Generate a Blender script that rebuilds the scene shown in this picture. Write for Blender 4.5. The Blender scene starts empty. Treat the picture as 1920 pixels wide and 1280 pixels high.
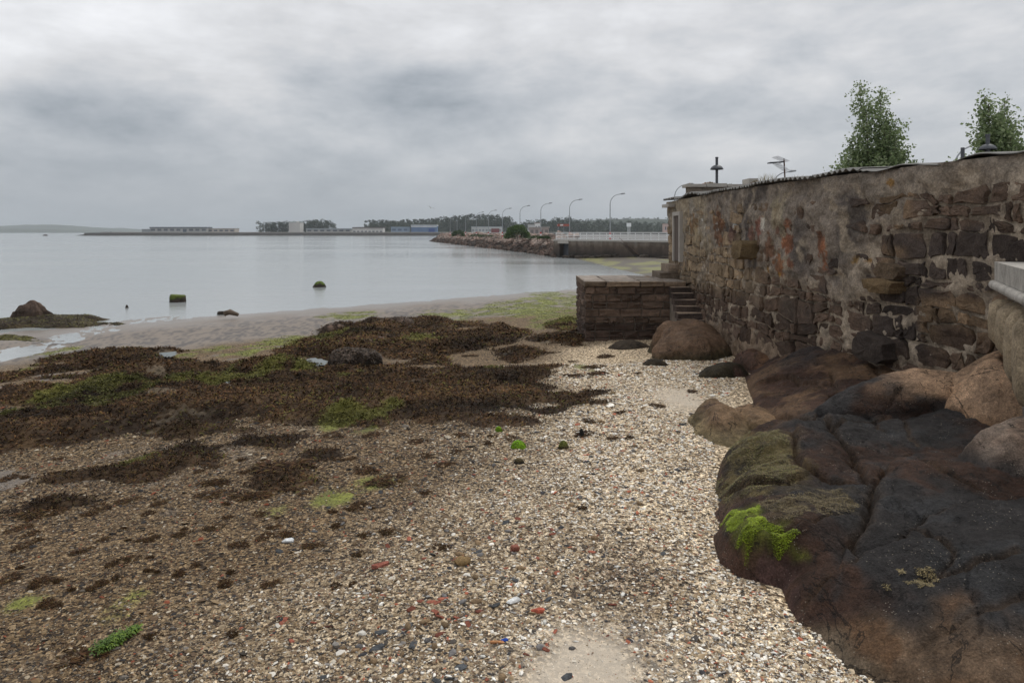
import bpy, math, random
import numpy as np
from mathutils import Vector, Matrix
random.seed(7); rng = np.random.default_rng(7)
S = bpy.context.scene; COL = S.collection
EYE = 4.2; F = 1280.0; HZ = 435.0            # eye height over the water, lens in photo pixels, horizon row

# ------------------------------------------------------------------ camera, sky, sun, exposure
cam = bpy.data.objects.new('camera', bpy.data.cameras.new('camera')); COL.objects.link(cam)
cam.location = (0, 0, EYE); cam.rotation_euler = (math.radians(90), 0, 0)
cam.data.lens = 24; cam.data.sensor_width = 36; cam.data.shift_y = -205/1920
cam.data.clip_start = 0.1; cam.data.clip_end = 20000
S.camera = cam
S.view_settings.view_transform = 'Standard'; S.view_settings.look = 'None'
S.view_settings.exposure = 0.0; S.view_settings.gamma = 1.0; S.view_settings.use_curve_mapping = False

SUN_EL, SUN_AZ = math.radians(58), math.radians(40)      # azimuth from +Y towards +X
def make_world():
    w = bpy.data.worlds.new('World'); S.world = w; w.use_nodes = True
    nt = w.node_tree; nt.nodes.clear(); L = nt.links.new
    def nd(t, **k):
        n = nt.nodes.new(t)
        for a, v in k.items(): setattr(n, a, v)
        return n
    def mth(op, a, b=None, c=None, clamp=False):
        n = nd('ShaderNodeMath', operation=op, use_clamp=clamp)
        for i, v in enumerate((a, b, c)):
            if v is None: continue
            if isinstance(v, (int, float)): n.inputs[i].default_value = v
            else: L(v, n.inputs[i])
        return n.outputs[0]
    out = nd('ShaderNodeOutputWorld'); bg = nd('ShaderNodeBackground'); bg.inputs[1].default_value = 0.1
    sky = nd('ShaderNodeTexSky', sky_type='NISHITA', sun_disc=False, sun_elevation=SUN_EL, sun_rotation=SUN_AZ)
    sky.dust_density = 3.0
    tc = nd('ShaderNodeTexCoord'); sep = nd('ShaderNodeSeparateXYZ'); L(tc.outputs['Generated'], sep.inputs[0])
    X, Y, Z = sep.outputs
    zc = mth('MAXIMUM', Z, 0.0)
    den = mth('ADD', zc, 0.22)
    cx = mth('DIVIDE', X, den); cy = mth('DIVIDE', Y, den)
    comb = nd('ShaderNodeCombineXYZ'); L(cx, comb.inputs[0]); L(cy, comb.inputs[1])
    def noise(scale, detail, rough, off, dist=0.0, sx=1.0, sy=1.0):
        mp = nd('ShaderNodeMapping'); L(comb.outputs[0], mp.inputs[0]); mp.inputs['Location'].default_value = off
        mp.inputs['Scale'].default_value = (sx, sy, 1)
        n = nd('ShaderNodeTexNoise'); n.inputs['Scale'].default_value = scale; n.inputs['Detail'].default_value = detail
        n.inputs['Roughness'].default_value = rough; n.inputs['Distortion'].default_value = dist
        L(mp.outputs[0], n.inputs['Vector']); return n.outputs[0]
    def dnoise(scale, detail, rough, off, dist, sz):
        mp = nd('ShaderNodeMapping'); L(tc.outputs['Generated'], mp.inputs[0]); mp.inputs['Location'].default_value = off; mp.inputs['Scale'].default_value = (1, 1, sz)
        n = nd('ShaderNodeTexNoise'); L(mp.outputs[0], n.inputs['Vector']); n.inputs['Scale'].default_value = scale; n.inputs['Detail'].default_value = detail; n.inputs['Roughness'].default_value = rough; n.inputs['Distortion'].default_value = dist; return n.outputs[0]
    n1 = dnoise(1.9, 6, .55, (2.3, 5.1, .7), .05, 2.6)
    n2 = dnoise(9.0, 6, .58, (9.7, 1.2, 3.0), .1, 2.0)
    n3 = dnoise(22., 5, .6, (1.7, 4.2, 1.0), .4, 2.0)
    mp4 = nd('ShaderNodeMapping'); L(tc.outputs['Generated'], mp4.inputs[0]); mp4.inputs['Scale'].default_value = (1, 1, 2.5)
    n4n = nd('ShaderNodeTexNoise'); L(mp4.outputs[0], n4n.inputs['Vector']); n4n.inputs['Scale'].default_value = 4.2; n4n.inputs['Detail'].default_value = 7; n4n.inputs['Roughness'].default_value = .6; n4n.inputs['Distortion'].default_value = .1
    n4 = n4n.outputs[0]
    # brightness climbs from the horizon to the zenith (overcast), broken by cloud noise
    el = mth('POWER', zc, 0.6)
    base = mth('MULTIPLY_ADD', el, 4.6, 4.55)
    t = mth('ADD', mth('MULTIPLY', mth('SUBTRACT', n1, 0.5), 5.0), mth('MULTIPLY', mth('SUBTRACT', n2, 0.5), 1.2))
    t = mth('ADD', t, mth('ADD', mth('MULTIPLY', mth('SUBTRACT', n3, 0.5), 0.4), mth('MULTIPLY', mth('SUBTRACT', n4, 0.5), 8.5)))
    fade = mth('MULTIPLY', zc, 7.0, clamp=True)          # haze hides structure at the horizon
    t = mth('MULTIPLY', t, mth('MULTIPLY_ADD', fade, 0.85, 0.15))
    # cloud banks: (dir, (sx, sz), amount)
    def bank(px, py, wx, wy, amt):
        d = Vector(((px-960)/F, 1.0, (HZ-py)/F)).normalized()
        vs = nd('ShaderNodeVectorMath', operation='SUBTRACT'); L(tc.outputs['Generated'], vs.inputs[0]); vs.inputs[1].default_value = d
        vm = nd('ShaderNodeVectorMath', operation='MULTIPLY'); L(vs.outputs[0], vm.inputs[0]); vm.inputs[1].default_value = (F/wx, 1.0, F/wy)
        ln = nd('ShaderNodeVectorMath', operation='LENGTH'); L(vm.outputs[0], ln.inputs[0])
        wob = mth('ADD', ln.outputs['Value'], mth('MULTIPLY', mth('SUBTRACT', n2, 0.5), 1.1))
        g = mth('SUBTRACT', 1.0, mth('MULTIPLY', wob, 0.5), clamp=True)
        return mth('MULTIPLY', mth('SMOOTH_MIN', g, 1.0, 0.2), amt)
    for b in BANKS: t = mth('ADD', t, bank(*b))
    lum = mth('MAXIMUM', mth('ADD', base, t), 2.6)
    ramp = nd('ShaderNodeMapRange'); L(lum, ramp.inputs[0]); ramp.inputs[1].default_value = 4.0; ramp.inputs[2].default_value = 7.2
    tint = nd('ShaderNodeMixRGB'); L(ramp.outputs[0], tint.inputs[0])
    tint.inputs[1].default_value = (0.893, 0.98, 1.085, 1); tint.inputs[2].default_value = (0.985, 0.995, 1.02, 1)
    mul = nd('ShaderNodeVectorMath', operation='SCALE'); L(tint.outputs[0], mul.inputs[0]); L(lum, mul.inputs['Scale'])
    mix = nd('ShaderNodeMixRGB'); mix.inputs[0].default_value = 0.94
    L(sky.outputs[0], mix.inputs[1]); L(mul.outputs[0], mix.inputs[2])
    L(mix.outputs[0], bg.inputs[0]); L(bg.outputs[0], out.inputs[0])
BANKS = [(700, 150, 420, 85, -1.3), (1000, 190, 380, 60, -0.9), (200, 130, 300, 110, 0.9), (1600, 100, 460, 120, 0.8), (760, 245, 300, 35, 1.0), (150, 0, 380, 100, 2.0), (1000, -20, 600, 70, 0.8), (300, 330, 500, 35, -0.5)]
make_world()
sl = bpy.data.lights.new('sun', 'SUN'); sl.energy = 1.5; sl.angle = math.radians(25); sl.color = (1, 0.965, 0.91)
sun = bpy.data.objects.new('sun', sl); COL.objects.link(sun)
sd = Vector((math.sin(SUN_AZ)*math.cos(SUN_EL), math.cos(SUN_AZ)*math.cos(SUN_EL), math.sin(SUN_EL)))
sun.rotation_euler = (-sd).to_track_quat('-Z', 'Y').to_euler(); sun.location = (0, 0, 60)

# ------------------------------------------------------------------ numpy helpers
def _h(i, j, k, s):
    n = (i*374761393 + j*668265263 + k*1274126177 + s*144269504) & 0xffffffff
    n = ((n ^ (n >> 13))*1103515245) & 0xffffffff
    n = ((n ^ (n >> 15))*1274126177) & 0xffffffff
    return ((n ^ (n >> 16)) & 0xffff)/65535.0
def noise3(x, y, z, s=0):
    x, y, z = np.broadcast_arrays(np.asarray(x, float), np.asarray(y, float), np.asarray(z, float))
    xi, yi, zi = (np.floor(v).astype(np.int64) for v in (x, y, z))
    u, v, w = x-xi, y-yi, z-zi
    u, v, w = (t*t*(3-2*t) for t in (u, v, w))
    r = 0
    for a in (0, 1):
        for b in (0, 1):
            for c in (0, 1):
                r = r + _h(xi+a, yi+b, zi+c, s)*(u if a else 1-u)*(v if b else 1-v)*(w if c else 1-w)
    return r*2-1
def noise2(x, y, s=0):
    x, y = np.broadcast_arrays(np.asarray(x, float), np.asarray(y, float))
    xi, yi = np.floor(x).astype(np.int64), np.floor(y).astype(np.int64)
    u, v = x-xi, y-yi; u, v = u*u*(3-2*u), v*v*(3-2*v)
    r = 0
    for a in (0, 1):
        for b in (0, 1):
            r = r + _h(xi+a, yi+b, 0, s)*(u if a else 1-u)*(v if b else 1-v)
    return r*2-1
def fbm2(x, y, o=4, s=0, g=0.5):
    r, a = 0, 1.0
    for i in range(o): r = r + a*noise2(x*2**i+i*17.3, y*2**i-i*9.1, s+i); a *= g
    return r
def fbm3(x, y, z, o=4, s=0, g=0.5):
    r, a = 0, 1.0
    for i in range(o): r = r + a*noise3(x*2**i+i*17.3, y*2**i-i*9.1, z*2**i+i*5.7, s+i); a *= g
    return r
def sst(a, b, x):
    t = np.clip((np.asarray(x, float)-a)/(b-a), 0, 1); return t*t*(3-2*t)
def lerp(a, b, t): return a+(b-a)*t
def mixc(c0, c1, t):
    t = np.asarray(t)[..., None]; return np.asarray(c0)*(1-t)+np.asarray(c1)*t

def mesh_np(name, V, Fc, mats=(), cols=None, smooth=False, attrs=None):
    V = np.asarray(V, np.float32).reshape(-1, 3); Fc = np.asarray(Fc, np.int32)
    me = bpy.data.meshes.new(name); n = Fc.shape[1]
    me.vertices.add(len(V)); me.vertices.foreach_set('co', V.ravel())
    me.loops.add(Fc.size); me.loops.foreach_set('vertex_index', Fc.ravel())
    me.polygons.add(len(Fc)); me.polygons.foreach_set('loop_start', np.arange(len(Fc), dtype=np.int32)*n)
    me.polygons.foreach_set('use_smooth', np.full(len(Fc), smooth, bool))
    if cols is not None:
        c = np.ones((len(V), 4), np.float32); c[:, :3] = np.clip(cols, 0, 1)
        a = me.color_attributes.new('Col', 'FLOAT_COLOR', 'POINT'); a.data.foreach_set('color', c.ravel())
    for k, v in (attrs or {}).items():
        a = me.attributes.new(k, 'FLOAT', 'POINT'); a.data.foreach_set('value', np.asarray(v, np.float32).ravel())
    for m in mats: me.materials.append(m)
    me.update(calc_edges=True); me.validate()
    return me
def grid_faces(nr, nc, wrap=False):
    r, c = np.meshgrid(np.arange(nr-1), np.arange(nc if wrap else nc-1), indexing='ij'); c2 = (c+1) % nc
    return np.stack([r*nc+c, r*nc+c2, (r+1)*nc+c2, (r+1)*nc+c], -1).reshape(-1, 4)

class MB:
    """collects simple solids into one mesh"""
    def __init__(s): s.v, s.f, s.c, s.col = [], [], [], (0.5, 0.5, 0.5)
    def add(s, vs, fs):
        o = len(s.v); s.v += [tuple(v) for v in vs]; s.c += [s.col]*len(vs); s.f += [tuple(i+o for i in f) for f in fs]; return s
    def box(s, x0, y0, z0, x1, y1, z1, M=None):
        vs = [Vector((x, y, z)) for z in (z0, z1) for x, y in ((x0, y0), (x1, y0), (x1, y1), (x0, y1))]
        if M is not None: vs = [M @ v for v in vs]
        return s.add(vs, [(3, 2, 1, 0), (4, 5, 6, 7), (0, 1, 5, 4), (1, 2, 6, 5), (2, 3, 7, 6), (3, 0, 4, 7)])
    def prism(s, pts, z0, z1):
        n = len(pts)
        vs = [(p[0], p[1], z0) for p in pts]+[(p[0], p[1], z1) for p in pts]
        return s.add(vs, [tuple(range(n))[::-1], tuple(range(n, 2*n))]+[(i, (i+1) % n, n+(i+1) % n, n+i) for i in range(n)])
    def tube(s, pts, rad, n=8, cap=True):
        pts = [Vector(p) for p in pts]
        rad = [float(v) for v in rad] if isinstance(rad, (list, tuple)) else [float(rad)]*len(pts)
        vs, fs = [], []
        for i, p in enumerate(pts):
            t = (pts[min(i+1, len(pts)-1)]-pts[max(i-1, 0)]).normalized()
            u = t.cross(Vector((0.31, 0.95, 0.11)) if abs(t.y) < 0.9 else Vector((1, 0, 0))).normalized(); w = t.cross(u)
            for k in range(n):
                a = 2*math.pi*k/n; vs.append(p+rad[i]*(math.cos(a)*u+math.sin(a)*w))
        for i in range(len(pts)-1):
            for k in range(n):
                k2 = (k+1) % n; fs.append((i*n+k, (i)*n+k2, (i+1)*n+k2, (i+1)*n+k))
        if cap: fs += [tuple(range(n))[::-1], tuple((len(pts)-1)*n+k for k in range(n))]
        return s.add(vs, fs)
    def lathe(s, prof, c=(0, 0, 0), n=16):
        vs, fs = [], []
        for r, z in prof:
            for k in range(n):
                a = 2*math.pi*k/n; vs.append((c[0]+r*math.cos(a), c[1]+r*math.sin(a), c[2]+z))
        for i in range(len(prof)-1):
            for k in range(n):
                k2 = (k+1) % n; fs.append((i*n+k, i*n+k2, (i+1)*n+k2, (i+1)*n+k))
        fs += [tuple(range(n))[::-1], tuple((len(prof)-1)*n+k for k in range(n))]
        return s.add(vs, fs)
    def build(s, name, mat, parent=None, smooth=False, origin=(0, 0, 0), cols=False):
        me = bpy.data.meshes.new(name); o = Vector(origin)
        me.from_pydata([tuple(Vector(v)-o) for v in s.v], [], s.f)
        if smooth:
            for p in me.polygons: p.use_smooth = True
        if cols:
            a = me.color_attributes.new('Col', 'FLOAT_COLOR', 'POINT')
            for i, c in enumerate(s.c): a.data[i].color = (*c, 1)
        me.materials.append(mat); me.update()
        return link(name, me, parent, origin)
def link(name, me, parent=None, loc=(0, 0, 0), rz=0.0, sc=None):
    ob = bpy.data.objects.new(name, me); COL.objects.link(ob); ob.location = loc; ob.rotation_euler = (0, 0, rz)
    if sc is not None: ob.scale = sc if isinstance(sc, (tuple, list)) else (sc,)*3
    if parent is not None: ob.parent = parent
    return ob
def tag(o, label=None, cat=None, group=None, kind=None):
    if label: o['label'] = label
    if cat: o['category'] = cat
    if group: o['group'] = group
    if kind: o['kind'] = kind
    return o
def empty(name, label, cat, loc=(0, 0, 0), group=None, rz=0.0):
    o = link(name, None, None, loc, rz); o.empty_display_size = 0.2; return tag(o, label, cat, group)
def copy_tree(o, parent=None):
    c = o.copy(); COL.objects.link(c); c.parent = parent
    for ch in o.children: copy_tree(ch, c)
    return c

# ------------------------------------------------------------------ materials
class NT:
    def __init__(s, name):
        s.m = bpy.data.materials.new(name); s.m.use_nodes = True; s.t = s.m.node_tree; s.t.nodes.clear()
        s.out = s.n('ShaderNodeOutputMaterial'); s.b = s.n('ShaderNodeBsdfPrincipled'); s.l(s.b.outputs[0], s.out.inputs[0])
    def n(s, t, **k):
        n = s.t.nodes.new(t)
        for a, v in k.items(): setattr(n, a, v)
        return n
    def l(s, a, b): s.t.links.new(a, b)
    def put(s, inp, v):
        if hasattr(v, 'links'): s.l(v, inp)
        else: inp.default_value = v if not (isinstance(v, tuple) and len(v) == 3 and inp.type == 'RGBA') else (*v, 1)
    def math(s, op, a, b=None, clamp=False):
        n = s.n('ShaderNodeMath', operation=op, use_clamp=clamp); s.put(n.inputs[0], a)
        if b is not None: s.put(n.inputs[1], b)
        return n.outputs[0]
    def mix(s, f, a, b, mode='MIX'):
        n = s.n('ShaderNodeMixRGB', blend_type=mode); s.put(n.inputs[0], f); s.put(n.inputs[1], a); s.put(n.inputs[2], b); return n.outputs[0]
    def attr(s, name): 
        n = s.n('ShaderNodeAttribute'); n.attribute_name = name; return n
    def pos(s, scale=(1, 1, 1), obj=False):
        v = s.n('ShaderNodeTexCoord').outputs['Object'] if obj else s.n('ShaderNodeNewGeometry').outputs['Position']
        if scale == (1, 1, 1): return v
        m = s.n('ShaderNodeMapping'); s.l(v, m.inputs[0]); m.inputs['Scale'].default_value = scale; return m.outputs[0]
    def noise(s, vec, scale, detail=4, rough=0.55, dist=0.0, color=False):
        n = s.n('ShaderNodeTexNoise'); s.l(vec, n.inputs['Vector']); n.inputs['Scale'].default_value = scale
        n.inputs['Detail'].default_value = detail; n.inputs['Roughness'].default_value = rough; n.inputs['Distortion'].default_value = dist
        return n.outputs[1 if color else 0]
    def vor(s, vec, scale, feat='F1', out='Distance', rnd=1.0):
        n = s.n('ShaderNodeTexVoronoi', feature=feat); s.l(vec, n.inputs['Vector']); n.inputs['Scale'].default_value = scale
        n.inputs['Randomness'].default_value = rnd; return n.outputs[out]
    def ramp(s, v, pts, interp='LINEAR'):
        n = s.n('ShaderNodeValToRGB'); s.l(v, n.inputs[0]); e = n.color_ramp.elements; n.color_ramp.interpolation = interp
        while len(e) < len(pts): e.new(0.5)
        for i, (p, c) in enumerate(pts): e[i].position = p; e[i].color = (*c, 1) if isinstance(c, tuple) else (c, c, c, 1)
        return n.outputs[0]
    def bump(s, h, strength=0.5, dist=0.02, prev=None):
        n = s.n('ShaderNodeBump'); s.l(h, n.inputs['Height']); n.inputs['Strength'].default_value = strength; n.inputs['Distance'].default_value = dist
        if prev is not None: s.l(prev, n.inputs['Normal'])
        return n.outputs[0]
    def fin(s, col=None, rough=None, normal=None, **k):
        if col is not None: s.put(s.b.inputs['Base Color'], col)
        if rough is not None: s.put(s.b.inputs['Roughness'], rough)
        if normal is not None: s.l(normal, s.b.inputs['Normal'])
        for a, v in k.items(): s.put(s.b.inputs[a.replace('_', ' ')], v)
        return s.m
def plain(name, c, rough=0.7, var=0.25, scale=3.0, metal=0.0, bump=0.0, bs=20.0):
    t = NT(name); p = t.pos()
    col = t.mix(t.math('MULTIPLY', t.noise(p, scale, 5), 1.0), tuple(x*(1-var) for x in c), tuple(min(1, x*(1+var)) for x in c))
    nm = t.bump(t.noise(p, bs, 5), bump, 0.03) if bump else None
    return t.fin(col, rough, nm, Metallic=metal)

def m_beach():
    t = NT('beach_shingle'); p = t.pos(); c = t.attr('Col').outputs['Color']; g = t.attr('grav').outputs['Fac']; wet = t.attr('wet').outputs['Fac']
    pw = t.n('ShaderNodeVectorMath', operation='MULTIPLY'); t.l(p, pw.inputs[0]); pw.inputs[1].default_value = (1, 1.0, 0.2); pv = pw.outputs[0]
    v1 = t.n('ShaderNodeSeparateColor'); t.l(t.vor(pv, 34, out='Color'), v1.inputs[0])
    v2 = t.n('ShaderNodeSeparateColor'); t.l(t.vor(pv, 75, out='Color'), v2.inputs[0])
    chip = t.ramp(v1.outputs[0], [(0.0, (.10, .085, .07)), (.28, (.26, .2, .15)), (.45, (.75, .6, .42)), (.62, (.95, .88, .76)), (.8, (1.5, 1.36, 1.15)), (1, (2.1, 2.0, 1.8))])
    chip2 = t.ramp(v2.outputs[1], [(0, .45), (.5, .85), (1, 1.6)])
    gcol = t.mix(1.0, t.mix(1.0, c, chip, 'MULTIPLY'), chip2, 'MULTIPLY')
    fine = t.noise(p, 160, 3, .7)
    scol = t.mix(1.0, c, t.ramp(fine, [(.25, .7), (.75, 1.25)]), 'MULTIPLY')
    col = t.mix(g, scol, gcol)
    h = t.math('ADD', t.math('MULTIPLY', t.vor(pv, 34), t.math('MULTIPLY', g, 1.0)), t.math('MULTIPLY', t.noise(p, 60, 4, .65), 0.5))
    rough = t.math('SUBTRACT', 0.9, t.math('MULTIPLY', wet, 0.62))
    t.b.inputs['Specular IOR Level'].default_value = 0.4
    return t.fin(col, rough, t.bump(h, 0.7, 0.02))
def m_rock():
    t = NT('granite_rock'); p = t.pos(); c = t.attr('Col').outputs['Color']
    n1 = t.noise(p, 2.2, 6, .6, .3); n2 = t.noise(p, 14, 6, .65); n3 = t.noise(t.pos((9, 30, 30)), 4, 4, .6)
    col = t.mix(1.0, c, t.ramp(n1, [(.28, .55), (.5, 1.0), (.75, 1.5)]), 'MULTIPLY')
    col = t.mix(1.0, col, t.ramp(n2, [(.25, .5), (.5, 1.0), (.8, 1.65)]), 'MULTIPLY')
    col = t.mix(1.0, col, t.ramp(t.noise(p, 70, 4, .75), [(.3, .55), (.5, 1.0), (.72, 1.7)]), 'MULTIPLY')
    spk = t.math('MULTIPLY', t.math('LESS_THAN', t.vor(p, 38), .16), t.math('GREATER_THAN', t.noise(p, 2.6, 4, .65), .55))
    col = t.mix(t.math('MULTIPLY', spk, .55), col, (.46, .4, .32))
    vein = t.math('LESS_THAN', t.math('ABSOLUTE', t.math('SUBTRACT', t.noise(t.pos((1, .6, 1)), 1.7, 6, .6, .6), .5)), .006)
    col = t.mix(t.math('MULTIPLY', vein, .7), col, (.012, .01, .009))
    crk = t.vor(t.n('ShaderNodeVectorMath', operation='ADD').outputs[0], 1) if False else None
    h = t.math('ADD', t.math('MULTIPLY', n2, .6), t.math('ADD', t.math('MULTIPLY', t.noise(p, 55, 5, .7), .35), t.math('MULTIPLY', n3, .12)))
    rough = t.math('ADD', .52, t.math('MULTIPLY', n2, .35))
    t.b.inputs['Specular IOR Level'].default_value = 0.16
    b1 = t.bump(t.math('SUBTRACT', t.noise(p, 6, 8, .66), t.math('MULTIPLY', vein, .25)), .9, .12)
    return t.fin(col, rough, t.bump(h, 1.0, .06, b1))
def m_stone(name='masonry_stone', fine=40.0):
    t = NT(name); p = t.pos(); c = t.attr('Col').outputs['Color']
    n1 = t.noise(p, 5, 6, .65, .4); n2 = t.noise(p, fine, 5, .7)
    col = t.mix(1.0, c, t.ramp(n1, [(.25, .5), (.5, 1.0), (.78, 1.55)]), 'MULTIPLY')
    col = t.mix(1.0, col, t.ramp(n2, [(.25, .5), (.5, .95), (.8, 1.7)]), 'MULTIPLY')
    h = t.math('ADD', n1, t.math('MULTIPLY', n2, .5))
    t.b.inputs['Specular IOR Level'].default_value = 0.25
    return t.fin(col, .9, t.bump(h, .8, .04))
def m_col(name, rough=.8, spec=.25, var=.35, scale=9.0, transl=0.0):
    t = NT(name); p = t.pos(); c = t.attr('Col').outputs['Color']
    col = t.mix(1.0, c, t.ramp(t.noise(p, scale, 4), [(.25, 1-var), (.75, 1+var)]), 'MULTIPLY')
    t.b.inputs['Specular IOR Level'].default_value = spec
    return t.fin(col, rough)
def m_water():
    t = NT('sea_water'); p = t.pos()
    a = t.noise(t.pos((1, 1.6, 1)), 3.0, 4, .6); b = t.noise(t.pos((.5, 1.4, 1)), .5, 4, .6); c = t.noise(p, 13, 2)
    h = t.math('ADD', t.math('ADD', t.math('MULTIPLY', a, .5), t.math('MULTIPLY', b, .8)), t.math('MULTIPLY', c, .12))
    patch = t.noise(t.pos((.012, .045, 1)), 1.0, 5, .6, .5)
    nb = t.n('ShaderNodeBump'); t.l(h, nb.inputs['Height']); nb.inputs['Distance'].default_value = .06
    t.l(t.ramp(patch, [(.35, .2), (.65, .42)]), nb.inputs['Strength'])
    t.b.inputs['IOR'].default_value = 1.333
    return t.fin((.33, .35, .35), t.ramp(patch, [(.35, .08), (.65, .17)]), nb.outputs[0])
def m_leaf():
    t = NT('leaf'); c = t.attr('Col').outputs['Color']; t.fin(c, .55); tr = t.n('ShaderNodeBsdfTranslucent'); t.l(c, tr.inputs[0]); mx = t.n('ShaderNodeMixShader'); mx.inputs[0].default_value = .4
    t.l(t.b.outputs[0], mx.inputs[1]); t.l(tr.outputs[0], mx.inputs[2]); t.l(mx.outputs[0], t.out.inputs[0]); return t.m
MAT = dict(beach=m_beach(), rock=m_rock(), stone=m_stone(), water=m_water(), weed=m_col('brown_seaweed', .7, .08, .4, 7), algae=m_col('green_algae', .55, .3, .35, 6),
    leaf=m_leaf(), chip=m_col('shell_chip', .75, .25, .2, 60), far=m_col('far_paint', .8, .2, .12, .15),
    farstone=m_col('breakwater_stone', .9, .2, .45, .9), mortar=m_stone('mortar', 28.0),
    bark=plain('bark', (.12, .09, .065), .9), steel=plain('galvanised_steel', (.3, .32, .34), .5, .1), dark=plain('dark_metal', (.07, .075, .085), .5, .1),
    white=plain('white_paint', (.75, .76, .76), .5, .06), red=plain('red_paint', (.5, .04, .03), .5, .1), sheet=plain('fibre_cement', (.16, .155, .145), .9, .4, 6, bump=.4),
    conc=plain('weathered_concrete', (.42, .39, .35), .9, .25, 3.5, bump=.5, bs=30), timber=plain('old_door_timber', (.1, .075, .06), .8, .3, 8), rust=plain('rusty_steel', (.12, .07, .05), .8, .3, 20),
    alu=plain('aluminium', (.55, .56, .58), .35, .05, metal=.6), asphalt=plain('asphalt', (.16, .155, .15), .95, .2, .6), pave=plain('paving', (.3, .28, .26), .9, .2, 1.0),
    glass=plain('dark_glass', (.03, .04, .05), .15, .1), feather=m_col('gull_feather', .7, .2, .05))

# ------------------------------------------------------------------ the lie of the land
def pz(px, py, z):                         # where the line of sight through a photo point meets height z
    Y = (EYE-z)*F/(py-HZ); return ((px-960)/F*Y, Y, z)
def py_(px, py, Y): return ((px-960)/F*Y, Y, EYE-(py-HZ)/F*Y)   # ... or distance Y
def shore(x, y): return (x+16.9)*.637-(y-32.8)*.771
_D = np.array([-400, -60, -12, 0, 6, 11, 16, 22, 30, 37, 60]); _Z = np.array([-3, -3, -.6, 0, .10, .24, .62, 1.02, 1.40, 1.62, 2.0])
_dd = np.linspace(-400, 60, 4601); _zz = np.interp(_dd, _D, _Z); _k = np.ones(31)/31; _zz = np.convolve(np.pad(_zz, 15, 'edge'), _k, 'valid')
def beach_z(x, y):
    x, y = np.asarray(x, float), np.asarray(y, float)
    d = shore(x, y); z = np.interp(d, _dd, _zz)
    # mud flat below the far quay
    xw = 12.8+(y-67)*-.07; mud = (x-xw)*.075; win = sst(44, 58, y)*(1-sst(108, 125, y))
    z = np.maximum(z, np.where(win > 0, np.minimum(mud, .55)*win-(1-win)*3, -9))
    # drainage channel on the left
    ch = np.exp(-((x+17.5+.3*np.sin(y*.5))/1.25)**4)*sst(19, 21.5, y)*(1-sst(33, 36, y))
    z = z-(z-.008-.02*noise2(x*1.6, y*1.1, 19)-.035*noise2(x*7, y*3.2, 20))*ch*.97
    und = .05*fbm2(x*.35, y*.35, 3, 11)+.018*fbm2(x*1.6, y*1.6, 3, 12)
    return z+und*sst(1.5, 9, d)+.012*fbm2(x*1.3, y*1.3, 3, 13)*(1-sst(1.5, 9, d))*sst(-12, 0, d)
def G(px, py):                             # where the line of sight through a photo point meets the beach
    k = (py-HZ)/F; u = (px-960)/F
    if py > 545:
        Y = (EYE-.8)/k
        for _ in range(8): Y = (EYE-float(beach_z(u*Y, Y)))/k
        return (u*Y, Y, float(beach_z(u*Y, Y)))
    Ys = np.geomspace(15, 900, 900); h = beach_z(u*Ys, Ys); q = int(np.argmax(EYE-k*Ys <= h)); Y = float(Ys[q]) if (EYE-k*Ys <= h).any() else EYE/k
    return (u*Y, Y, float(beach_z(u*Y, Y)))
def G2(px, py): return G(px, py)[:2]
def inpoly(x, y, P):
    r = np.zeros(np.shape(x), bool); n = len(P)
    for i in range(n):
        (x0, y0), (x1, y1) = P[i], P[(i+1) % n]
        if y0 == y1: continue
        r ^= ((y0 > y) != (y1 > y)) & (x < (x1-x0)*(y-y0)/(y1-y0)+x0)
    return r

# raster of the seaweed and algae cover in plan
GX0, GY0, GS = -34.0, 3.0, .07; GNX, GNY = 700, 640
gx = GX0+np.arange(GNX)*GS; gy = GY0+np.arange(GNY)*GS; GXm, GYm = np.meshgrid(gx, gy)
WX = GXm+.35*fbm2(GXm*.9, GYm*.9, 4, 31)+.22*fbm2(GXm*3, GYm*3, 3, 32); WY = GYm+.55*fbm2(GXm*.9, GYm*.9, 4, 33)+.30*fbm2(GXm*3, GYm*3, 3, 34)
MATS_PX = [
 [(-60, 715), (60, 682), (150, 662), (250, 654), (320, 658), (330, 674), (400, 692), (470, 682), (530, 655), (590, 628), (640, 608), (700, 600), (800, 600), (900, 606), (1000, 622), (960, 640),
  (860, 660), (820, 672), (900, 692), (1040, 688), (1052, 712), (1010, 722), (1030, 745), (960, 770), (1020, 778), (900, 802), (800, 792), (740, 800), (640, 806), (560, 788), (450, 778), (350, 790), (250, 812), (120, 838), (-60, 868)],
 [(60, 905), (140, 880), (230, 868), (330, 850), (392, 868), (380, 886), (270, 897), (230, 922), (100, 935), (40, 955), (-60, 975), (-60, 930)],
 [(240, 830), (330, 792), (440, 785), (560, 802), (600, 818), (560, 836), (430, 838), (330, 848)],
 [(880, 742), (990, 722), (1090, 740), (1158, 736), (1130, 765), (1040, 795), (960, 800), (880, 770)],
 [(930, 655), (1010, 652), (1040, 668), (960, 678)], [(990, 632), (1060, 626), (1095, 634), (1090, 648), (1010, 648)],
 [(1030, 608), (1095, 596), (1095, 620), (1040, 622)], [(385, 905), (500, 880), (580, 868), (545, 900), (450, 920)],
]
mask = np.zeros(GXm.shape)
for P in MATS_PX:
    Q = [G2(*p) for p in P]; mask = np.maximum(mask, inpoly(WX, WY, Q))
def blur(a, n, k=1):
    for _ in range(n):
        for ax in (0, 1): a = (np.roll(a, k, ax)+a+np.roll(a, -k, ax))/3
    return a
holes = fbm2(GXm*.55, GYm*.9, 4, 41)
mask = mask*(holes < .55)*(fbm2(GXm*1.7, GYm*2.6, 3, 43) < .62)
for P in ([(850, 742), (930, 725), (985, 732), (940, 752)], [(640, 655), (700, 650), (720, 664), (660, 668)]):
    pass
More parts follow.
